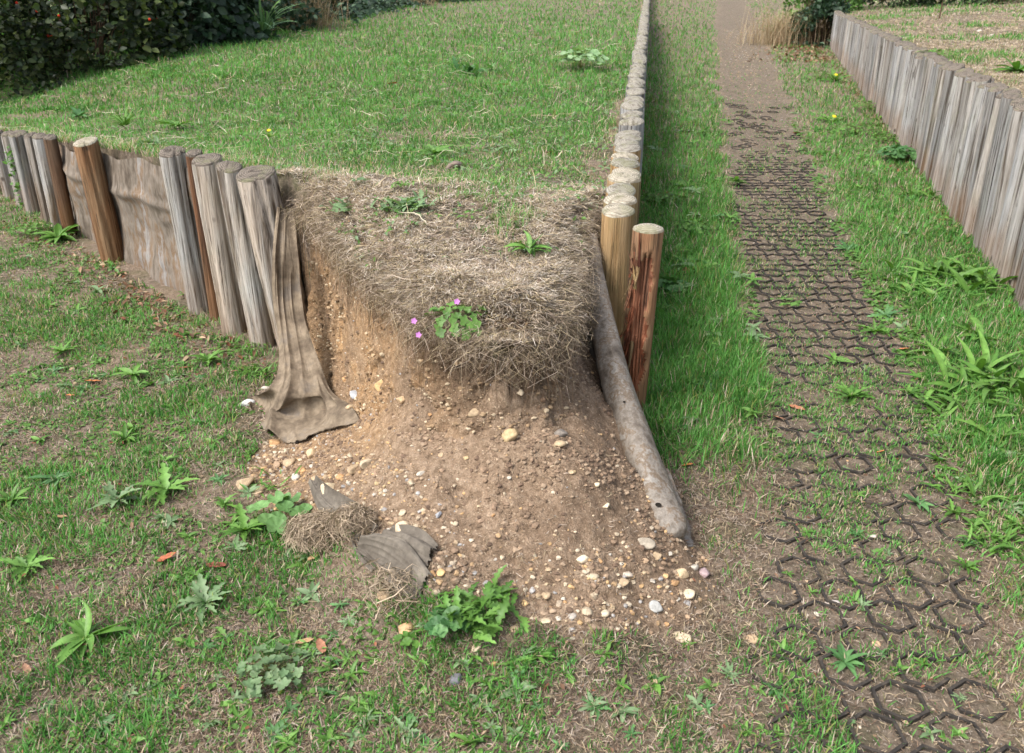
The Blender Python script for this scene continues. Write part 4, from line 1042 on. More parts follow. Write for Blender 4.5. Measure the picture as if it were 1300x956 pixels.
# lawn and terrace stones
stone(575, 214, 26, (.20, .15, .12), 'dark brown earth clod on the lawn above the dry tip', .8, .6, fn=lawn_z, group='clods on the turf', name='earth_clod')['category'] = 'clod'
stone(552, 340, 16, (.16, .10, .075), 'dark clod on the dry tip left of the plantain', .7, .6, fn=lawn_z, group='clods on the turf', name='earth_clod')['category'] = 'clod'
stone(682, 360, 15, (.18, .11, .08), 'dark clod on the dry tip below the plantain', .7, .6, fn=lawn_z, group='clods on the turf', name='earth_clod')['category'] = 'clod'
for px, py, w_, lb in ((585, 334, 10, 'whitish stone on the dry tip, furthest left'), (643, 338, 12, 'white chalky stone on the dry tip under the plantain'), (657, 346, 14, 'pinkish white stone on the dry tip right of the chalky one')):
    stone(px, py, w_, (.6, .55, .5), lb, .7, .4, fn=lawn_z, group='pale stones on the dry tip')
for px, py, lb in ((1243, 40, 'white stone on the terrace, left of the pair'), (1258, 46, 'white stone on the terrace, right of the pair')):
    stone(px, py, 8, wht, lb, .7, .5, fn=terr_z, group='stones on the terrace')

# ------------------------------------------------------------------ fallen leaves
def dead_leaf(px, py, w, col, label, fn=low_z, rz=0, curl=.35, asp=.42, tilt=.2):
    p, t = hit(px, py, fn); L = w/F*t*1.05
    u = np.linspace(-.5, .5, 11)[:, None]*np.ones((1, 7)); v = np.ones((11, 1))*np.linspace(-1, 1, 7)[None]
    wd = asp*.5*np.sqrt(np.clip(1-(2*u)**2, 0, 1))*(1+.1*np.sin(u*23)); X = u; Y = v*wd; Z = curl*(v*wd)**2*2.2+curl*.35*u*u+.02*np.sin(u*17+v*4)
    P = np.stack([X, Y, Z], 2).reshape(-1, 3)*L; f = gridf(11, 7)
    Q = P-np.array([0, 0, .0006]); 
    o = mesh('fallen_leaf', np.concatenate([P, Q]), np.concatenate([f, f[:, ::-1]+77]), M_dead); o.location = (p.x, p.y, p.z+.012); o.rotation_euler = (random.uniform(-tilt, tilt)-.25, random.uniform(-tilt, tilt), rz)
    o.color = (*col, 1); tag(o, label, 'leaf', 'fallen leaves'); return o
rb = (.36, .12, .06); tn = (.48, .30, .16); orr = (.62, .22, .08); dr = (.20, .06, .04)
LV = [(212, 712, 24, rb, 'pointed red-brown leaf in the grass at the lower left', low_z, .6),
 (275, 722, 26, dr, 'dark red curled leaf above the lower left leafy weed', low_z, -.1),
 (387, 819, 24, tn, 'pale tan leaf, left of the pair near the bottom', low_z, .5),
 (408, 825, 26, (.42, .20, .12), 'narrow reddish leaf, right of the pair near the bottom', low_z, -1.2),
 (398, 712, 20, tn, 'tan leaf under the dried root clump', low_z, 1.2),
 (118, 487, 18, orr, 'orange-red curled leaf in the left grass', low_z, .2),
 (90, 505, 10, orr, 'tiny orange leaf left of the orange-red curled leaf', low_z, 0),
 (235, 470, 14, rb, 'small red-brown leaf in the grass below the cracked posts', low_z, .1),
 (210, 407, 12, (.6, .45, .15), 'small yellow leaf in the grass below the wall gap', low_z, .3),
 (260, 380, 16, rb, 'red-brown leaf at the foot of the narrow dark post', low_z, .7),
 (307, 408, 16, orr, 'rusty leaf leaning at the foot of the curved-grain post', low_z, 1.2),
 (35, 854, 20, (.42, .24, .15), 'brown leaf at the bottom left corner of the ground', low_z, -.8),
 (78, 660, 14, tn, 'tan leaf in the thin grass at the left', low_z, .2),
 (845, 488, 40, rb, 'long red-brown piece of bark beside the fallen log', low_z, -.2),
 (872, 594, 16, orr, 'rusty leaf on the dry patch right of the fallen log', low_z, .3),
 (857, 487, 18, (.42, .26, .17), 'brown leaf in the long grass right of the log', low_z, -.3),
 (958, 432, 14, orr, 'orange leaf at the left edge of the path', low_z, .2),
 (1011, 521, 20, (.40, .17, .09), 'reddish leaf on the left edge of the paving grid', low_z, -.6),
 (989, 534, 15, (.44, .22, .13), 'brownish leaf left of the reddish one by the paving grid', low_z, -.3),
 (1147, 446, 15, orr, 'bright orange leaf at the right edge of the path', low_z, .1),
 (1117, 577, 12, orr, 'orange crumpled leaf in the middle of the paving grid', low_z, .4),
 (1011, 170, 12, orr, 'orange leaf on the far right verge by the wall', low_z, .4),
 (1176, 215, 16, orr, 'orange leaf at the foot of the right wall beside the mallow', low_z, 1.3),
 (498, 108, 12, orr, 'orange leaf on the left of the lawn', lawn_z, .1),
 (639, 110, 16, orr, 'orange-brown leaf in the middle of the lawn', lawn_z, .1),
 (727, 114, 12, orr, 'orange leaf on the lawn near the centre row', lawn_z, .5),
 (699, 196, 13, (.35, .13, .07), 'red-brown leaf on the lawn nearest the centre row posts', lawn_z, .1),
 (868, 168, 24, (.75, .76, .72), 'pale silvery dead leaf on the verge right of the centre row', low_z, .1)]
for i, (px, py, w_, c_, lb, fn, rz) in enumerate(LV): dead_leaf(px, py, w_, c_, lb, fn, rz, asp=.2 if w_ > 30 else .45)

# ------------------------------------------------------------------ plants
def rosette_mesh(n, L, wid, rise, droop, rng, lobes=0, cols=(c_g1, c_g2), spread=1.0, K=13, fold=.18, mn=.5):
    az = np.arange(n)*2.4+rng.uniform(-.3, .3, n); ln = L*rng.uniform(mn, 1.1, n)
    el = np.clip(rise+rng.normal(0, .18, n), .05, 1.45)
    k = np.linspace(0, 1, K)[None, :]
    th = el[:, None]-droop*k*rng.uniform(.6, 1.3, (n, 1))
    ds = (ln/(K-1))[:, None]
    R = np.cumsum(np.cos(th)*ds, 1)-np.cos(th[:, :1])*ds; Z = np.cumsum(np.sin(th)*ds, 1)-np.sin(th[:, :1])*ds
    a = az[:, None]+rng.normal(0, .25, (n, 1))*k
    P = np.stack([R*np.cos(a), R*np.sin(a), Z], 2)
    U = np.stack([-np.sin(th)*np.cos(a), -np.sin(th)*np.sin(a), np.cos(th)], 2)
    S = np.stack([-np.sin(az), np.cos(az), rng.normal(0, .25, n)], 1)
    sh = np.sin(np.pi*np.clip(k, 0, 1)**.8)**.75+.10*(1-k); sh[:, -1] = .02
    W_ = wid*rng.uniform(.75, 1.15, (n, 1))*sh*(ln/L)[:, None]
    if lobes:
        W_ = W_*(1-.55*(.5+.5*np.cos(k*math.pi*2*lobes)))
    V, Fq = leafy(P, W_, S, U, fold)
    m = rng.random(n); c = mixc(np.array(cols[0]), np.array(cols[1]), m)*rng.uniform(.8, 1.15, n)[:, None]
    C = np.repeat(c, 3*K, 0).reshape(n, K, 3, 3); C[:, :, 1] *= 1.25
    return V, Fq, C.reshape(-1, 3)
def round_mesh(n, R, spread, hgt, rng, lob=5, cols=(c_g1, c_g2), cup=.25, depth=.16):
    Vs, Fs, Cs, off = [], [], [], 0
    seg = 30; A = np.linspace(0, 2*math.pi, seg, endpoint=False)
    for i in range(n):
        a = i*2.4+rng.uniform(-.4, .4); d = spread*math.sqrt((i+.5)/n)*rng.uniform(.8, 1.1); r = R*rng.uniform(.6, 1.1); h = hgt*rng.uniform(.5, 1.1)*(1-.4*d/spread)
        c = np.array([d*math.cos(a), d*math.sin(a), h])
        prof = 1-depth*np.abs(np.sin(A*lob/2))**.6*0-depth*(.5+.5*np.cos(A*lob)); notch = np.abs((A-math.pi+math.pi) % (2*math.pi)-math.pi); prof = prof*(1-.75*np.exp(-(notch/.28)**2))
        tx, ty_ = rng.normal(0, .22)+.35*math.cos(a)*d/spread, rng.normal(0, .22)+.35*math.sin(a)*d/spread; rot = a+math.pi
        rings = [np.zeros(seg)]+[prof*q for q in (.35, .7, 1.0)]
        P = []
        for q in rings[1:]:
            X = r*q*np.cos(A+rot-math.pi+math.pi); Y = r*q*np.sin(A+rot); Z = cup*r*(q**2)*(1+.35*np.cos(A*lob))-tx*X-ty_*Y
            P.append(np.stack([X, Y, Z], 1)+c)
        V = np.concatenate([c[None]]+P); ii = np.arange(seg); jj = (ii+1) % seg
        f3 = np.stack([np.zeros(seg, int), 1+ii, 1+jj, 1+jj], 1)
        F3 = [np.stack([1+ii+k*seg, 1+ii+(k+1)*seg, 1+jj+(k+1)*seg, 1+jj+k*seg], 1) for k in (0, 1)]
        tri = np.stack([np.zeros(seg, int), 1+ii, 1+jj], 1)
        col = (np.array(cols[0])+(np.array(cols[1])-np.array(cols[0]))*rng.random())*rng.uniform(.85, 1.15)
        Vs.append(V); Fs.append((tri+off, np.concatenate(F3)+off)); Cs.append(np.repeat(col[None], len(V), 0)); off += len(V)
        # petiole
        t = np.linspace(0, 1, 5)[:, None]; Pp = c*t*np.array([1, 1, 0])+np.array([0, 0, 1])*(c[2]*t**.6)
        Vp, Fp = ribbons(Pp[None], np.full((1, 5), .0022), np.array([[-math.sin(a), math.cos(a), 0]])); Vs.append(Vp); Fs.append((np.zeros((0, 3), int), Fp+off)); Cs.append(np.repeat((np.array([.16, .17, .07]))[None], len(Vp), 0)); off += len(Vp)
    return np.concatenate(Vs), [np.concatenate([f[0] for f in Fs]), np.concatenate([f[1] for f in Fs])], np.concatenate(Cs)
GREY = (np.array([.10, .17, .075]), np.array([.17, .25, .12])); BR = (np.array([.065, .155, .024]), np.array([.125, .245, .05])); DK = (np.array([.04, .11, .02]), np.array([.08, .17, .035])); BL = (np.array([.050, .135, .042]), np.array([.10, .21, .07]))
def plant(kind, px, py, w, label, fn=low_z, group='weeds', name='weed', cols=BR, n=None, flowers=(), up=0):
    p, t = hit(px, py, fn); s = w/F*t*.5*(1.25 if fn is lawn_z else 1.1); rng = np.random.default_rng(int(px*13+py*7))
    if kind == 'lance':   V, Fq, C = rosette_mesh(n or 12, s*1.1, s*.26, .55, .75, rng, 0, cols)
    elif kind == 'tall':  V, Fq, C = rosette_mesh(int((n or 26)*2.5), s*.88, s*.115, .8, 1.0, rng, 0, cols, mn=.35); V[:, :2] += (rng.normal(0, s*.42, (len(V)//39, 1, 2))*np.ones((1, 39, 1))).reshape(-1, 2)
    elif kind == 'lobed': V, Fq, C = rosette_mesh(n or 14, s*1.2, s*.36, .5, .6, rng, 4, cols, K=25)
    elif kind == 'frill':
        V, Fq, C = rosette_mesh(int((n or 34)*2.2), s*.62, s*.22, .8, 1.0, rng, 5, cols, K=25, mn=.3)
        _o = rng.normal(0, s*.36, (len(V)//75, 1, 2)); V[:, :2] += (_o*np.ones((1, 75, 1))).reshape(-1, 2)
    elif kind == 'grassy': V, Fq, C = rosette_mesh(n or 40, s*1.3, s*.06, 1.1, 1.2, rng, 0, cols)
    elif kind == 'round': _r = min(s*.38, .034); V, Fq, C = round_mesh(int((n or 9)*min(4, (s*.38/_r)**2)), _r, s*.85, min(s*.55, .16), rng, 7, cols, depth=.08)
    elif kind == 'small': _r = min(s*.20, .017); V, Fq, C = round_mesh(int((n or 26)*min(4, (s*.20/_r)**2)), _r, s*.95, min(s*.45, .09), rng, 5, cols, depth=.35)
    root = empty(name, (p.x, p.y, p.z+(.022 if fn is lawn_z and py < 230 else .012 if fn is lawn_z or px < 600 else .004)), label, 'weed', group)
    mesh('foliage', V, Fq, M_leaf, col=C, parent=root)
    for (fx, fy, fz, fr, m) in flowers:
        fz0 = fz; np_ = 9
        a = np.linspace(0, 6.283, np_*3, endpoint=False)
        if m is M_yellow: R_ = [(.25, .012*0+.3), (1, .0), (.8, .25)]
        Vf = [np.array([[0, 0, fr*.15]])]; rr_ = fr*(.8+.2*np.cos(a*(5 if m is M_purple else np_)))
        Vf.append(np.stack([rr_*.5*np.cos(a), rr_*.5*np.sin(a), np.full(len(a), fr*.22)], 1)); Vf.append(np.stack([rr_*np.cos(a), rr_*np.sin(a), np.full(len(a), fr*.1)], 1))
        k = len(a); i = np.arange(k); j = (i+1) % k
        fo = mesh('flower_head', np.concatenate(Vf), [np.stack([np.zeros(k, int), 1+i, 1+j], 1), np.stack([1+i, 1+k+i, 1+k+j, 1+j], 1)], m, parent=root); fo.location = (fx, fy, fz); fo.rotation_euler = (.5, 0, 0)
        Q = np.linspace(0, 1, 6)[:, None]; Pp = np.array([fx, fy, fz])*Q*np.array([1, 1, 0])+np.array([0, 0, 1])*fz*Q**.8
        Vp, Fp = ribbons(Pp[None], np.full((1, 6), .0024), np.array([[1.0, .2, 0]])); mesh('stem', Vp, Fp, M_stem, parent=root)
    return root
PL = [
 ('lance', 672, 322, 62, 'bright green plantain rosette on the dry tip of the bank', lawn_z, BR, 16),
 ('frill', 437, 270, 58, 'grey-green ragged weed near the turf edge by the end post', lawn_z, GREY, 16),
 ('frill', 515, 268, 66, 'crinkly blue-green weed, largest on the dry turf', lawn_z, GREY, 40),
 ('frill', 508, 240, 32, 'small green sprig directly behind the crinkly blue-green weed', lawn_z, BR, 14),
 ('round', 460, 236, 20, 'tiny dusty green seedling left of the crinkly weed', lawn_z, GREY, 5),
 ('round', 737, 90, 68, 'pale green broad-leaved plant on the lawn near the centre row', lawn_z, (np.array([.16, .27, .12]), np.array([.26, .38, .2])), 22),
 ('frill', 598, 95, 58, 'blue-green jagged weed in the middle of the lawn', lawn_z, BL, 22),
 ('lance', 562, 86, 24, 'upright light green seedling left of the jagged lawn weed', lawn_z, BR, 6),
 ('frill', 502, 160, 30, 'blue-green tuft on the lawn left of centre', lawn_z, BL, 12),
 ('frill', 540, 156, 22, 'small blue-green tuft just right of the lawn tuft', lawn_z, BL, 9),
 ('frill', 640, 198, 34, 'flat grey-green sprig in the lower middle of the lawn', lawn_z, GREY, 10),
 ('lobed', 552, 202, 40, 'yellow-green ragged tuft above the dark clod', lawn_z, BR, 20),
 ('small', 492, 190, 26, 'faint grey-green weed left of the yellow-green ragged tuft', lawn_z, GREY, 12),
 ('grassy', 335, 48, 85, 'pale arching clump of coarse grass on the far left of the lawn', lawn_z, (np.array([.16, .30, .14]), np.array([.26, .40, .22])), 46),
 ('grassy', 232, 60, 50, 'fresh green grass clump against the hedge', lawn_z, BR, 40),
 ('small', 145, 88, 40, 'light green nettle-like sprig below the hedge', lawn_z, GREY, 16),
 ('frill', 192, 188, 36, 'grey-green weed hanging over the exposed membrane', lawn_z, GREY, 26),
 ('grassy', 160, 168, 50, 'tufty green grass clump above the exposed membrane', lawn_z, BR, 60),
 ('lobed', 225, 165, 40, 'green tuft above the broad streaked grey post', lawn_z, BR, 22),
 ('lance', 100, 152, 34, 'low green weed above the dark brown post', lawn_z, BL, 18),
 ('small', 362, 210, 26, 'small light green weed on the turf beside the thick end post', lawn_z, BR, 12),
 ('lance', 110, 815, 92, 'large fresh rosette of long leaves at the lower left', low_z, BR, 15),
 ('lobed', 262, 770, 62, 'grey-green leafy weed under the dark red leaf', low_z, GREY, 18),
 ('lance', 247, 735, 34, 'upright light green weed joined to the grey-green leafy one', low_z, BR, 10),
 ('round', 358, 662, 86, 'round-leaved mallow beside the crumpled cloth', low_z, (np.array([.095, .20, .06]), np.array([.16, .29, .10])), 8),
 ('tall', 343, 622, 60, 'bright toothed leaf tuft behind the round-leaved mallow', low_z, BR, 9),
 ('lobed', 312, 678, 62, 'yellow-green ragged weed left of the round-leaved mallow', low_z, BR, 16),
 ('lance', 75, 305, 62, 'broad-leaved clump in the grass below the far left posts', low_z, BR, 22),
 ('small', 40, 298, 48, 'low bright weed left of the broad-leaved clump', low_z, BR, 30),
 ('lance', 125, 372, 34, 'pale green plant in the dry litter below the wall gap', low_z, GREY, 10),
 ('lance', 237, 377, 24, 'short green tuft at the foot of the broad streaked post', low_z, BR, 16),
 ('tall', 320, 440, 40, 'bright green tuft at the foot of the thick end post, upper one', low_z, BR, 16),
 ('tall', 325, 478, 44, 'bright green tuft left of the hanging cloth, lower one', low_z, BR, 18),
 ('lance', 265, 462, 44, 'small leafy weed in the grass left of the two bright tufts', low_z, BR, 16),
 ('lance', 210, 590, 36, 'upright pale green weed in the middle of the left grass', low_z, BR, 10),
 ('lance', 160, 560, 40, 'spreading green weed left of the upright pale one', low_z, BR, 14),
 ('lobed', 212, 626, 66, 'flat green rosette below the upright pale weed', low_z, BR, 16),
 ('lobed', 150, 640, 60, 'flat grey-green rosette left of the flat green one', low_z, GREY, 16),
 ('lance', 72, 612, 50, 'low green weed in the thin grass at the left', low_z, BL, 14),
 ('lance', 16, 640, 44, 'green weed cut by the left edge of the picture', low_z, BR, 14),
 ('lobed', 35, 725, 60, 'green weed patch at the left above the large fresh rosette', low_z, BR, 18),
 ('lance', 170, 480, 44, 'bright green weed in the grass right of the orange-red leaf', low_z, BR, 14),
 ('lobed', 80, 450, 44, 'green rosette above the orange-red curled leaf', low_z, BR, 14),
 ('lobed', 285, 645, 40, 'small rosette between the egg-shaped stone and the flat rosette', low_z, BR, 12),
 ('lobed', 300, 700, 34, 'small weed at the foot of the yellow-green ragged weed', low_z, GREY, 12),
 ('small', 345, 862, 84, 'low leafy patch at the bottom left of centre', low_z, GREY, 40),
 ('frill', 605, 772, 112, 'large ferny dandelion-like weed at the bottom of the slip', low_z, BR, 46),
 ('round', 570, 800, 62, 'clump of small lobed leaves at the left foot of the ferny weed', low_z, BL, 16),
 ('round', 612, 806, 46, 'clump of lobed leaves under the ferny weed', low_z, BR, 12),
 ('round', 520, 820, 40, 'little three-leaved weed near the orange-brown stone', low_z, BR, 7),
 ('lance', 683, 835, 44, 'light green weed in the grass at the bottom centre', low_z, BR, 14),
 ('small', 655, 852, 30, 'pale clover sprig left of the light green bottom weed', low_z, BL, 9),
 ('round', 845, 372, 62, 'round-leaved mallow growing at the foot of the split post', low_z, BL, 12),
 ('small', 838, 258, 52, 'dark green weed against the centre row above the mallow', low_z, BR, 34),
 ('small', 880, 295, 56, 'leafy weed on the verge right of the centre row', low_z, BR, 34),
 ('lance', 870, 240, 44, 'green weed on the verge beside the centre row, further back', low_z, BR, 18),
 ('lobed', 880, 345, 60, 'spreading green weed above the long verge grass', low_z, BR, 20),
 ('round', 1145, 205, 62, 'tall round-leaved mallow against the right wall', low_z, BL, 22),
 ('tall', 1165, 250, 52, 'bright upright rosette at the foot of the right wall', low_z, BR, 26),
 ('tall', 1215, 362, 120, 'big clump of long bright leaves near the right wall', low_z, BR, 48),
 ('tall', 1180, 376, 80, 'left shoulder of the big bright clump near the right wall', low_z, BR, 28),
 ('tall', 1272, 500, 150, 'largest clump of broad bright leaves at the right edge', low_z, BR, 56),
 ('tall', 1222, 520, 90, 'leafy clump left of the largest one at the right edge', low_z, BR, 34),
 ('lance', 1190, 450, 70, 'leafy weed between the two big bright clumps', low_z, BR, 24),
 ('lance', 1245, 432, 80, 'loose leafy weed above the largest clump', low_z, BR, 26),
 ('lobed', 1262, 560, 80, 'ragged weed under the largest clump at the right edge', low_z, BR, 26),
 ('tall', 1235, 632, 74, 'bright rosette right of the paving grid', low_z, BR, 22),
 ('lance', 1187, 607, 26, 'small rosette left of the bright rosette by the grid', low_z, BR, 9),
 ('lance', 1166, 642, 44, 'blue-green rosette in a cell at the right of the grid', low_z, BL, 10),
 ('lance', 1088, 630, 24, 'small light rosette in the middle of the paving grid', low_z, BR, 9),
 ('tall', 1262, 690, 70, 'green tuft at the right edge below the bright rosette', low_z, BR, 26),
 ('lobed', 1228, 722, 34, 'small green weed on the bare earth right of the grid', low_z, BR, 14),
 ('lance', 1086, 764, 30, 'little two-leaved weed in a cell near the flat flake', low_z, BR, 6),
 ('lance', 1072, 843, 54, 'blue-green rosette in the bottom left cell of the grid', low_z, BL, 14),
 ('lance', 1155, 500, 32, 'pale rosette at the right edge of the path', low_z, BR, 14),
 ('lobed', 1080, 505, 50, 'flat green rosette on the paving grid', low_z, BR, 14),
 ('lobed', 1110, 422, 40, 'green rosette on the upper part of the paving grid', low_z, BR, 14),
 ('small', 1000, 388, 40, 'low green weed at the left of the paving grid', low_z, BR, 18),
 ('lobed', 1060, 460, 36, 'light green rosette in the middle of the path', low_z, BR, 12),
 ('small', 1085, 170, 70, 'leafy light green patch on the right verge beside the yellow flower', low_z, BR, 44),
 ('small', 1105, 140, 60, 'leafy patch against the right wall', low_z, BR, 40),
 ('small', 1040, 100, 60, 'leafy patch on the far right verge', low_z, BR, 36),
 ('small', 1125, 180, 40, 'small leafy patch next to the tall mallow', low_z, BR, 24),
 ('lance', 1290, 92, 60, 'green weed on the terrace at the right edge', terr_z, BR, 26),
 ('small', 1190, 75, 50, 'low green patch on the terrace behind the wall', terr_z, BR, 28),
]
for kind, px, py, w_, lb, fn, cols, n in PL:
    plant(kind, px, py, w_, lb, fn, cols=cols, n=n, name={'round': 'round_leaved_weed', 'small': 'low_weed', 'grassy': 'grass_clump'}.get(kind, 'rosette_weed'))
# purple flowered cranesbill on the lip and dandelions in flower
p, t = hit(583, 402, lawn_z)
ge = empty('cranesbill_plant', (p.x, p.y-.03, p.z), 'green cranesbill with small purple flowers hanging over the turf edge', 'plant')
V, Fq, C = round_mesh(46, .015, .085, .045, np.random.default_rng(3), 5, BR, depth=.35); V[:, 2] -= .9*np.clip(-V[:, 1]-.01, 0, 1)+.3*V[:, 1]*0; V[:, 1] *= .7
mesh('foliage', V, Fq, M_leaf, col=C, parent=ge)
for dx_, dz_ in ((.0, .075), (-.115, .02), (-.105, -.02)):
    a = np.linspace(0, 6.283, 25, endpoint=False); r5 = .0085*(.62+.38*np.abs(np.cos(a*2.5)))
    Vf = np.concatenate([[[0, 0, 0]], np.stack([r5*np.cos(a), -.002+0*a, r5*np.sin(a)], 1)]); i = np.arange(25)
    fo = mesh('flower_head', Vf, np.stack([np.zeros(25, int), 1+i, 1+(i+1) % 25], 1), M_purple, parent=ge); fo.location = (dx_, -.05, dz_); fo.rotation_euler = (-.5, 0, .2)
    Q = np.linspace(0, 1, 6)[:, None]; Pp = np.array([dx_, -.048, dz_])*Q+np.array([0, 0, .02])*np.sin(Q*3.14)
    Vp, Fp = ribbons(Pp[None], np.full((1, 6), .0018), np.array([[.3, 0, 1.0]])); mesh('stem', Vp, Fp, M_stem, parent=ge)
plant('lobed', 1060, 104, 40, 'dandelion with yellow flower, upper of two on the right verge', low_z, cols=BR, n=12, name='dandelion', flowers=[(0, 0, .09, .028, M_yellow)])
plant('lobed', 1058, 156, 40, 'dandelion with yellow flower, lower of two on the right verge', low_z, cols=BR, n=12, name='dandelion', flowers=[(0, 0, .06, .024, M_yellow)])
plant('lobed', 343, 180, 24, 'tiny yellow-flowered dandelion on the lawn behind the thick end post', lawn_z, cols=BR, n=8, name='dandelion', flowers=[(0, 0, .04, .012, M_yellow)])
# ground-cover of tiny weeds
def cover(name, n, label, sel, R0=.010, cols=BR, rng=rg, xr_=(-170, 1470), yr=(150, 1010)):
    x, y, z, t = screen_samples(n, low_z, 'low', 5200, xr_=xr_, yr=yr, rng=rng, maxY=12)
    k = low_keep(x, y) & sel(x, y); x, y, z, t = x[k], y[k], z[k], t[k]; n = len(x)
    L = R0*rng.uniform(.7, 2.2, n)*np.clip(t/3, 1, 3)**.5; az = rng.uniform(0, 6.28, n); el = rng.uniform(.1, .9, n)
    d = np.stack([np.cos(az)*np.cos(el), np.sin(az)*np.cos(el), np.sin(el)], 1); K = np.linspace(0, 1, 5)
    P = np.stack([x, y, z+.003], 1)[:, None]+d[:, None]*(L[:, None]*K[None])[..., None]; P[..., 2] -= (L[:, None]*.5*K[None]**2)
    S = np.stack([-np.sin(az), np.cos(az), rng.normal(0, .3, n)], 1); U = np.zeros_like(P); U[..., 2] = 1
    W_ = L[:, None]*np.array([.12, .42, .5, .36, .03])[None]*rng.uniform(.6, 1.1, (n, 1))
    V, Fq = leafy(P, W_, S, U, .15); c = mixc(cols[0], cols[1], rng.random(n))*rng.uniform(.7, 1.1, n)[:, None]
    o = mesh(name, V, Fq, M_leaf, col=np.repeat(c, 15, 0)); tag(o, label, 'weeds', kind='stuff')
cover('ground_cover', 110000, 'small leaves of low weeds through the left grass', lambda x, y: (x < .1) & (soil_mask(x, y) < .3) & (fbm(x*4.5, y*4.5, 141) > .47), xr_=(-170, 720), R0=.012)
cover('ground_cover', 90000, 'small leaves of low weeds along the right verge', lambda x, y: (x > pathc(y)+pathw(y)*.9) & (fbm(x*4, y*4, 142) > .42) & (y > 1.9) & (rg.random(len(x)) < .9), xr_=(900, 1470), R0=.018)
cover('ground_cover', 40000, 'small leaves of low weeds beside the centre row', lambda x, y: (x < pathc(y)-pathw(y)) & (x > .45) & (y > 2.4) & (fbm(x*5, y*5, 143) > .56), xr_=(780, 1050), R0=.014)

def lawn_cover(n, label):
    x, y, z, t = screen_samples(n, lawn_z, 'lawn', 1500, yr=(-60, 330), rng=rg, maxY=16)
    k = is_lawn(x, y) & (fbm(x*2.2, y*2.2, 151)+.5*(fbm(x*8, y*8, 152)-.5) > .52); x, y, z, t = x[k], y[k], z[k], t[k]; n = len(x)
    L = .014*rg.uniform(.7, 2.4, n)*np.clip(t/3, 1, 3)**.5; az = rg.uniform(0, 6.28, n); el = rg.uniform(.1, 1.0, n)
    d = np.stack([np.cos(az)*np.cos(el), np.sin(az)*np.cos(el), np.sin(el)], 1); K = np.linspace(0, 1, 5)
    P = np.stack([x, y, z+.022], 1)[:, None]+d[:, None]*(L[:, None]*K[None])[..., None]; P[..., 2] -= (L[:, None]*.5*K[None]**2)
    S = np.stack([-np.sin(az), np.cos(az), rg.normal(0, .3, n)], 1); U = np.zeros_like(P); U[..., 2] = 1
    W_ = L[:, None]*np.array([.12, .36, .42, .3, .03])[None]*rg.uniform(.5, 1.1, (n, 1))
    V, Fq = leafy(P, W_, S, U, .15); gs = rg.random(n) < .4; c = mixc(BR[0], BR[1], rg.random(n)); c[gs] = mixc(GREY[0], GREY[1], rg.random(n))[gs]
    o = mesh('ground_cover', V, Fq, M_leaf, col=np.repeat(c, 15, 0)); tag(o, label, 'weeds', kind='stuff')
lawn_cover(60000, 'small broad weed leaves mixed through the lawn')
x, y, z, t = screen_samples(3000, lawn_z, 'lawn', 60, yr=(0, 330), rng=rg, maxY=14)
k = is_lawn(x, y); litter('grass_stalks', x[k], y[k], z[k]+.03, t[k], .13, rg, 'long pale dead grass stalks lying over the lawn', cols=(c_dry, np.array([.5, .45, .33])), rise=.5, w0=.002, bend=.3)
SMV = []
for i in range(14):
    r_ = np.random.default_rng(900+i); cc = (BR, BR, GREY, BL)[i % 4]
    V, Fq, C = rosette_mesh(int(r_.integers(7, 15)), .030, .009, .45, .7, r_, 4 if i % 3 == 0 else 0, cc, K=15 if i % 3 == 0 else 7, mn=.3)
    o = mesh('small_rosette', V, Fq, M_leaf, col=C); SMV.append(o.data); bpy.data.objects.remove(o)
def scatter_small(n, xr_, yr, cond, label, seed, smin=.7, smax=1.6):
    rs_ = random.Random(seed); k = 0; tries = 0
    while k < n and tries < n*40:
        tries += 1; px, py = rs_.uniform(*xr_), rs_.uniform(*yr); p, t = hit(px, py, low_z, n=160)
        X, Y = np.array([p.x]), np.array([p.y])
        if not bool(low_keep(X, Y)[0]) or float(soil_mask(X, Y)[0]) > .15 or not cond(p.x, p.y): continue
        if any(abs(px-a) < rx_ and abs(py-b) < ry_ for a, b, rx_, ry_ in ((378, 525, 75, 48), (420, 670, 60, 35), (500, 715, 60, 50))): continue
        o = bpy.data.objects.new('small_rosette', rs_.choice(SMV)); COL.objects.link(o); q = rs_.uniform(smin, smax)*max(1, min(t/3, 1.8)); o.scale = (q, q, q*rs_.uniform(.7, 1.2))
        o.location = (p.x, p.y, p.z+(.035 if seed == 5 else .004)); o.rotation_euler = (rs_.uniform(-.25, .25), rs_.uniform(-.25, .25), rs_.uniform(0, 6.28)); tag(o, label, 'weed', label); k += 1
scatter_small(170, (0, 560), (300, 950), lambda x, y: float(fbm(np.array([x*3]), np.array([y*3]), 171)[0]) > .42, 'small leafy weed, one of many alike in the grass left of the slip', 1)
scatter_small(90, (1000, 1300), (120, 700), lambda x, y: x > float(pathc(y))+float(pathw(y))*.9, 'small leafy weed, one of many alike on the verge by the right wall', 2, 1.0, 2.2)
scatter_small(40, (960, 1230), (350, 950), lambda x, y: abs(x-float(pathc(y))) < float(pathw(y)), 'small leafy weed, one of many alike in the cells of the paving grid', 3, .5, 1.1)
scatter_small(60, (825, 965), (130, 560), lambda x, y: x > .375+.148*(y-2.95)+.1 and x < float(pathc(y))-float(pathw(y))*.8, 'small leafy weed, one of many alike between centre row and path', 5, .9, 2.0)
scatter_small(36, (560, 1000), (820, 950), lambda x, y: True, 'small leafy weed, one of many alike in the grass along the bottom centre', 4)
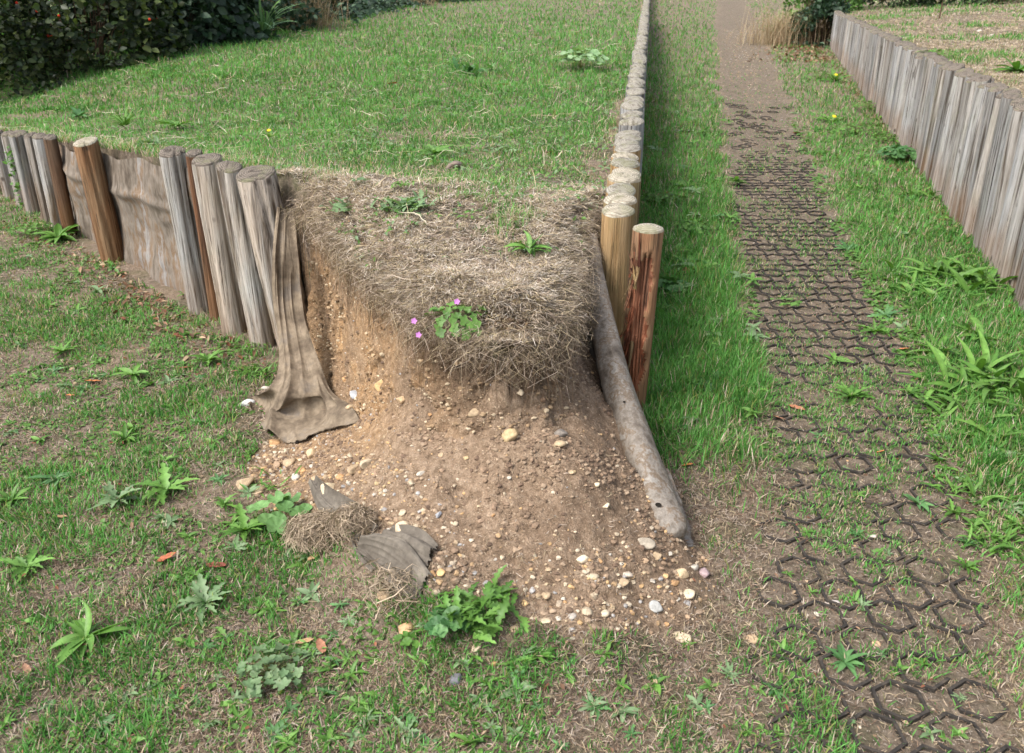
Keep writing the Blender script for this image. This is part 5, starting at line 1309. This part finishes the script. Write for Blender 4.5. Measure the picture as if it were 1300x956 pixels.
# brown leaf litter at the foot of the walls, flakes and crumbs
def flakes(name, x, y, L0, label, rng, cols):
    n = len(x); z = low_z(x, y)+.006*rng.random(n)*3; L = L0*rng.uniform(.5, 1.5, n); az = rng.uniform(0, 6.28, n); K = np.linspace(-.5, .5, 4)
    d = np.stack([np.cos(az), np.sin(az), rng.normal(0, .35, n)], 1); P = np.stack([x, y, z+.006], 1)[:, None]+d[:, None]*(L[:, None]*K[None])[..., None]
    S = np.stack([-np.sin(az), np.cos(az), rng.normal(0, .45, n)], 1); U = np.zeros_like(P); U[..., 2] = 1
    V, Fq = leafy(P, L[:, None]*np.array([.1, .5, .42, .05])[None]*rng.uniform(.5, 1.2, (n, 1)), S, U, .3)
    c = np.array(cols)[rng.integers(0, len(cols), n)]*rng.uniform(.6, 1.2, n)[:, None]
    o = mesh(name, V, Fq, M_straw, col=np.repeat(c, 12, 0)); tag(o, label, 'leaf litter', kind='stuff')
LC = [(.19, .11, .07), (.25, .16, .10), (.14, .085, .055), (.34, .25, .16), (.20, .085, .05)]
n = 950; s_ = rg.uniform(3.2, 5.4, n); o_ = np.abs(rg.normal(.05, .12, n)); o_ = o_+.06
k = rg.random(n) < .35+.65*np.exp(-((s_-3.85)/.35)**2); s_, o_ = s_[k], o_[k]
flakes('leaf_litter', -.9-(s_-3.17)/1.058-.69*o_, s_-.727*o_, .024, 'brown leaf litter along the foot of the left wall', rg, LC)
n = 900; y = rg.uniform(2.9, 17, n); flakes('leaf_litter', 2.47+.27*(y-3.97)-.07-np.abs(rg.normal(0, .09, n)), y, .026, 'brown leaf litter along the foot of the right wall', rg, LC)
n = 900; y = rg.uniform(14.5, 19, n); flakes('leaf_litter', 2.47+.27*(y-3.97)-.2-np.abs(rg.normal(0, .5, n)), y, .06, 'drift of brown leaves near the far end of the right wall', rg, LC)
n = 700; y = rg.uniform(2.9, 12, n); flakes('leaf_litter', .375+.148*(y-2.95)+.08+np.abs(rg.normal(0, .08, n)), y, .026, 'brown leaf litter along the foot of the centre row', rg, LC)
n = 1400; y = rg.uniform(1.2, 9, n); flakes('leaf_litter', pathc(y)+rg.normal(0, .3, n), y, .010, 'tiny brown leaf scraps on the path', rg, LC)
n = 1500; x = rg.uniform(-3, .4, n); y = rg.uniform(1.2, 5, n); k = low_keep(x, y) & (soil_mask(x, y) < .3); flakes('leaf_litter', x[k], y[k], .012, 'tiny brown leaf scraps in the left grass', rg, LC)
# tufts along the top edge behind the left wall
n = 5200; s_ = rg.uniform(3.25, 6.3, n); o_ = -.05-.16*rg.random(n)**1.4; x = -.9-(s_-3.17)/1.058-.69*o_; y = s_-.727*o_
k = rg.random(n) < ss(.35, .55, fbm(x*4, y*4, 160)); x, y = x[k], y[k]
blades('edge_grass', x, y, lawn_z(x, y), y*1.05, np.full(len(x), .055), np.full(len(x), .5), rg, label='rough grass along the turf edge behind the left wall', leanr=(.4, 1.0))
# tufts hugging post feet and log
pts_ = [(q[0], q[1]-q[3]*1.2) for q in LEFTP]
x = rg.normal(.47, .05, 420); y = rg.normal(2.70, .045, 420)
blades('edge_grass', x, y, low_z(x, y), y*1.05, np.full(420, .075), np.full(420, .15), rg, label='long grass round the foot of the split post', leanr=(.2, .8))
x = np.concatenate([rg.normal(a, .07, 130) for a, b in pts_]); y = np.concatenate([rg.normal(b-.03, .035, 130) for a, b in pts_])
blades('edge_grass', x, y, low_z(x, y), y*1.05, np.full(len(x), .04), np.full(len(x), .35), rg, label='short grass at the foot of the left wall posts', leanr=(.2, .9))
# dried root clump on the cloth
def clump(px, py, w, n, label, L=.05):
    p, t = hit(px, py, low_z); s = w/F*t*.5; rng = np.random.default_rng(int(px))
    o0 = np.array([p.x, p.y, p.z+.02]); K = 7
    az = rng.uniform(0, 6.28, n); r0 = s*np.sqrt(rng.random(n))*.8
    b = np.stack([np.cos(az)*r0, np.sin(az)*r0*.6, .035*(1-(r0/s)**2)], 1); a2 = rng.normal(-2.2, .9, n); ln = L*rng.uniform(.5, 1.4, n)
    P = []
    for k in np.linspace(0, 1, K):
        a = a2+k*rng.normal(0, .6, n); P.append(b+np.stack([np.cos(a)*ln*k, np.sin(a)*ln*k, np.full(n, .02*math.sin(k*3.1)-.035*k*k)], 1))
    V, Fq = ribbons(np.stack(P, 1), np.full((n, K), .0016), rng.normal(0, 1, (n, 3))*.6); V[:, 2] = np.maximum(V[:, 2], -.02)
    c = mixc(np.array([.46, .37, .27]), np.array([.24, .18, .13]), rng.random(n))
    o = mesh('dried_root_clump', V, Fq, M_straw, col=np.repeat(c, 2*K, 0)); o.location = o0; tag(o, label, 'dry grass', 'dried root clumps'); return o
clump(412, 680, 80, 1500, 'dense dried root clump beside the mallow, left one on the cloth')
clump(458, 668, 56, 420, 'looser dried root clump lying over the crumpled cloth')
clump(505, 748, 60, 90, 'sparse straw wisps on the lower cloth fold', .07)

# ------------------------------------------------------------------ hedge, ivy and plants far back
def leaf_cloud(name, pts, nrm_bias, L, cols, rng, parent=None, wid=.75, label=None):
    n = len(pts); az = rng.uniform(0, 6.28, n); el = rng.normal(-.2, .5, n)
    d = np.stack([np.cos(az)*np.cos(el), np.sin(az)*np.cos(el), np.sin(el)], 1)
    S = np.cross(d, rng.normal(0, 1, (n, 3))+np.array(nrm_bias)); S /= np.linalg.norm(S, axis=1)[:, None]
    ln = L*rng.uniform(.5, 1.3, n); K = np.linspace(0, 1, 5); P = pts[:, None]+d[:, None]*(ln[:, None]*K)[..., None]
    U = np.cross(S, d)[:, None, :]*np.ones((1, 5, 1)); W_ = ln[:, None]*np.array([.08, .75, .9, .55, .03])[None]*wid
    V, Fq = leafy(P, W_, S, U, .15); c = mixc(np.array(cols[0]), np.array(cols[1]), rng.random(n)**3.5)*rng.uniform(.4, 1.35, n)[:, None]
    return mesh(name, V, Fq, M_leaf, col=np.repeat(c, 15, 0), parent=parent)
HC = (np.array([.014, .034, .008]), np.array([.05, .09, .025])); HC2 = (np.array([.018, .045, .02]), np.array([.085, .14, .08])); HC3 = (np.array([.016, .034, .009]), np.array([.10, .13, .035]))
def bush(cx, cy, zb, rx, ry, h, n, L, cols, label, seed, under=.25, berries=0, cat='bush', name='hedge_bush', wid=.75, twigs=40):
    rng = np.random.default_rng(seed); root = empty(name, (cx, cy, zb), label, cat, 'hedge bushes' if name == 'hedge_bush' else None)
    th = rng.uniform(0, 2*math.pi, n); ph = np.arccos(rng.uniform(-.15, 1, n)); rad = 1-.38*rng.random(n)**1.6
    lump = .75+.5*fbm(np.cos(th)*2.2+seed, np.sin(th)*2.2+ph*2.2, seed)
    u = rad*lump
    P = np.stack([u*rx*np.sin(ph)*np.cos(th), u*ry*np.sin(ph)*np.sin(th), under+(h-under)*np.maximum(u*np.cos(ph), -.12)], 1)
    P[:, 2] += .10*(fbm(P[:, 0]*3+9, P[:, 1]*3, seed)-.5)
    keep = fbm(P[:, 0]*4+3, P[:, 2]*4+P[:, 1]*2, seed+5) > .47; P = P[keep]
    leaf_cloud('foliage', P, (0, -1, 1), L, cols, rng, root, wid)
    # twiggy dark inside
    Q = []
    for i in range(twigs):
        a = rng.uniform(0, 6.28); r = rng.uniform(.3, .95); e = np.array([rx*r*math.cos(a), ry*r*math.sin(a), h*rng.uniform(.4, .9)]); b = np.array([e[0]*.25, e[1]*.25, 0])
        t = np.linspace(0, 1, 8)[:, None]; Q.append(b+(e-b)*t+np.array([0, 0, 1])*.15*np.sin(t*3.1)+rng.normal(0, .015, (8, 3)))
    Q = np.array(Q); wd = np.linspace(.016, .004, 8)[None]*np.ones((twigs, 1))
    V1, F1 = ribbons(Q, wd, np.tile([[1.0, 0, 0]], (twigs, 1))); V2, F2 = ribbons(Q, wd, np.tile([[0, 1.0, .3]], (twigs, 1)))
    mesh('branches', np.concatenate([V1, V2]), np.concatenate([F1, F2+len(V1)]), M_twig, parent=root)
    if berries:
        bm = bmesh.new()
        for i in range(berries):
            p_ = P[rng.integers(len(P))]; v = bmesh.ops.create_icosphere(bm, subdivisions=1, radius=.014, matrix=Matrix.Translation(Vector(p_)*1.03))
        me = bpy.data.meshes.new('berries'); bm.to_mesh(me); bm.free(); me.materials.append(M_red); o = bpy.data.objects.new('berries', me); COL.objects.link(o); o.parent = root; o['kind'] = 'stuff'
    return root
def LZ1(x, y): return float(lawn_z(np.array([x]), np.array([y]))[0])
bush(-5.1, 8.3, .25, 1.0, .8, 1.5, 9000, .06, HC3, 'dark twiggy bush at the left edge with small leaves', 1, berries=14)
bush(-4.4, 9.3, .35, 1.2, 1.0, 1.7, 12000, .075, HC3, 'dense bush with yellow-green tips and red berries above the left wall', 2, berries=20)
bush(-3.95, 10.6, .45, 1.1, 1.0, 1.6, 9000, .105, HC2, 'bush with broad blue-green leaves drooping toward the lawn', 3)
bush(-3.9, 12.6, .5, 1.2, 1.3, 1.7, 10000, .09, HC2, 'dark ivy-leaved bush in the middle of the hedge', 4)
bush(-4.1, 15.2, .5, 1.3, 1.5, 1.8, 10000, .09, HC, 'shadowy bush with reddish sprigs toward the far end of the hedge', 5, berries=16)
bush(-4.6, 18.4, .5, 1.5, 1.7, 1.9, 8000, .10, HC, 'far dark bush closing the left hedge', 6)
bush(-6.6, 9.0, .2, 1.6, 1.6, 2.3, 8000, .09, HC, 'tall dark bush behind the left edge of the hedge', 7)
bush(-6.1, 12.5, .3, 1.7, 2.2, 2.5, 8000, .1, HC, 'tall dark bush behind the middle of the hedge', 8)
# low ivy edging beyond the lawn
def ivy(pts, n, label, seed, h=.35, L=.09, cols=HC2, spread=.35, name='ivy_patch'):
    rng = np.random.default_rng(seed); P = np.array(pts); k = rng.integers(0, len(P)-1, n); f = rng.random((n, 1)); q = P[k]*(1-f)+P[k+1]*f
    q = q+rng.normal(0, spread, (n, 3))*np.array([1, 1, 0]); q[:, 2] += h*rng.random(n)**1.5*(.4+fbm(q[:, 0]*2, q[:, 1]*2, seed))
    o = leaf_cloud(name, q, (0, -1, 2), L, cols, rng); tag(o, label, 'ivy'); return o
ivy([(-3.1, 14, .55), (-2.9, 17, .6), (-2.4, 20.5, .62), (-1.0, 22.5, .62)], 9000, 'low ivy edging the far left end of the lawn', 31)
def wisps(x, y, z, n, h, label, seed, spread=.2, name='dry_grass_clump'):
    rng = np.random.default_rng(seed); b = rng.normal(0, spread, (n, 2)); az = rng.uniform(0, 6.28, n); le = rng.uniform(.1, .9, n); hh = h*rng.uniform(.6, 1.2, n); P = []
    for k in np.linspace(0, 1, 6): P.append(np.stack([b[:, 0]+np.cos(az)*le*hh*k**1.8, b[:, 1]+np.sin(az)*le*hh*k**1.8, hh*(k-.45*le*k*k)], 1))
    V, Fq = ribbons(np.stack(P, 1), np.full((n, 6), .008)*np.linspace(1, .3, 6)[None], np.stack([-np.sin(az), np.cos(az), 0*az], 1)); c = mixc(c_dry, np.array([.25, .16, .09]), rng.random(n))
    o = mesh(name, V, Fq, M_straw, col=np.repeat(c, 12, 0)); o.location = (x, y, z); tag(o, label, 'dry grass', 'dry grass clumps'); return o
wisps(-3.0, 12.9, .5, 700, .7, 'tall brown dry grass clump beside the far hedge', 41, .25)
wisps(-2.2, 19.5, .6, 400, .5, 'brown dry grass tuft at the far edge of the lawn', 42, .3)
# ivy shrub and dry grasses where the right wall ends
ex, ey = 2.47+.27*(17.3-3.97), 17.3
b_ = bush(ex-.15, ey+.35, 0, .55, .5, 1.15, 5000, .085, HC2, 'dark ivy bush covering the far end of the right wall', 51, under=.05, cat='bush', name='ivy_bush')
bush(ex+.25, ey+1.6, .5, .9, .8, .9, 3500, .08, BR, 'light green bush behind the far end of the right wall', 52, under=.05, name='leafy_bush')
wisps(ex-.75, ey+.6, 0, 900, .7, 'tall arching dry grass beside the ivy bush on the right', 43, .32)
for i, (dx_, lb) in enumerate(((1.6, 'dark green undergrowth at the top right, left part'), (3.6, 'dark green undergrowth at the top right, middle part'), (5.8, 'dark green undergrowth at the top right, right part'))):
    bush(ex+dx_, ey+2.2-.9*i, .75, 1.3, .9, 1.1, 5000, .08, HC, lb, 60+i, under=.02, name='undergrowth')
# thin stake on the terrace
p, t = hit(1192, 24, terr_z)
V, Fq = tube([(0, 0, -.05, .012), (.01, 0, .25, .011), (.0, 0, .6, .009)], seg=10, n=12, wob=.1)
o = mesh('thin_stake', V, Fq, M_twig); o.location = p; tag(o, 'thin dark upright stem on the terrace behind the right wall', 'stick')
# ivy sprig on the far left posts
q = np.array([[LEFTP[3][0]+.02, LEFTP[3][1]-LEFTP[3][3]-.01, .42], [LEFTP[3][0]+.05, LEFTP[3][1]-.08, .30], [LEFTP[3][0]+.03, LEFTP[3][1]-.09, .15], [LEFTP[3][0]+.07, LEFTP[3][1]-.10, .02]])
ivy([tuple(v) for v in q], 70, 'light green ivy sprig climbing the far left posts', 71, h=.04, L=.032, cols=BR, spread=.025, name='ivy_sprig')
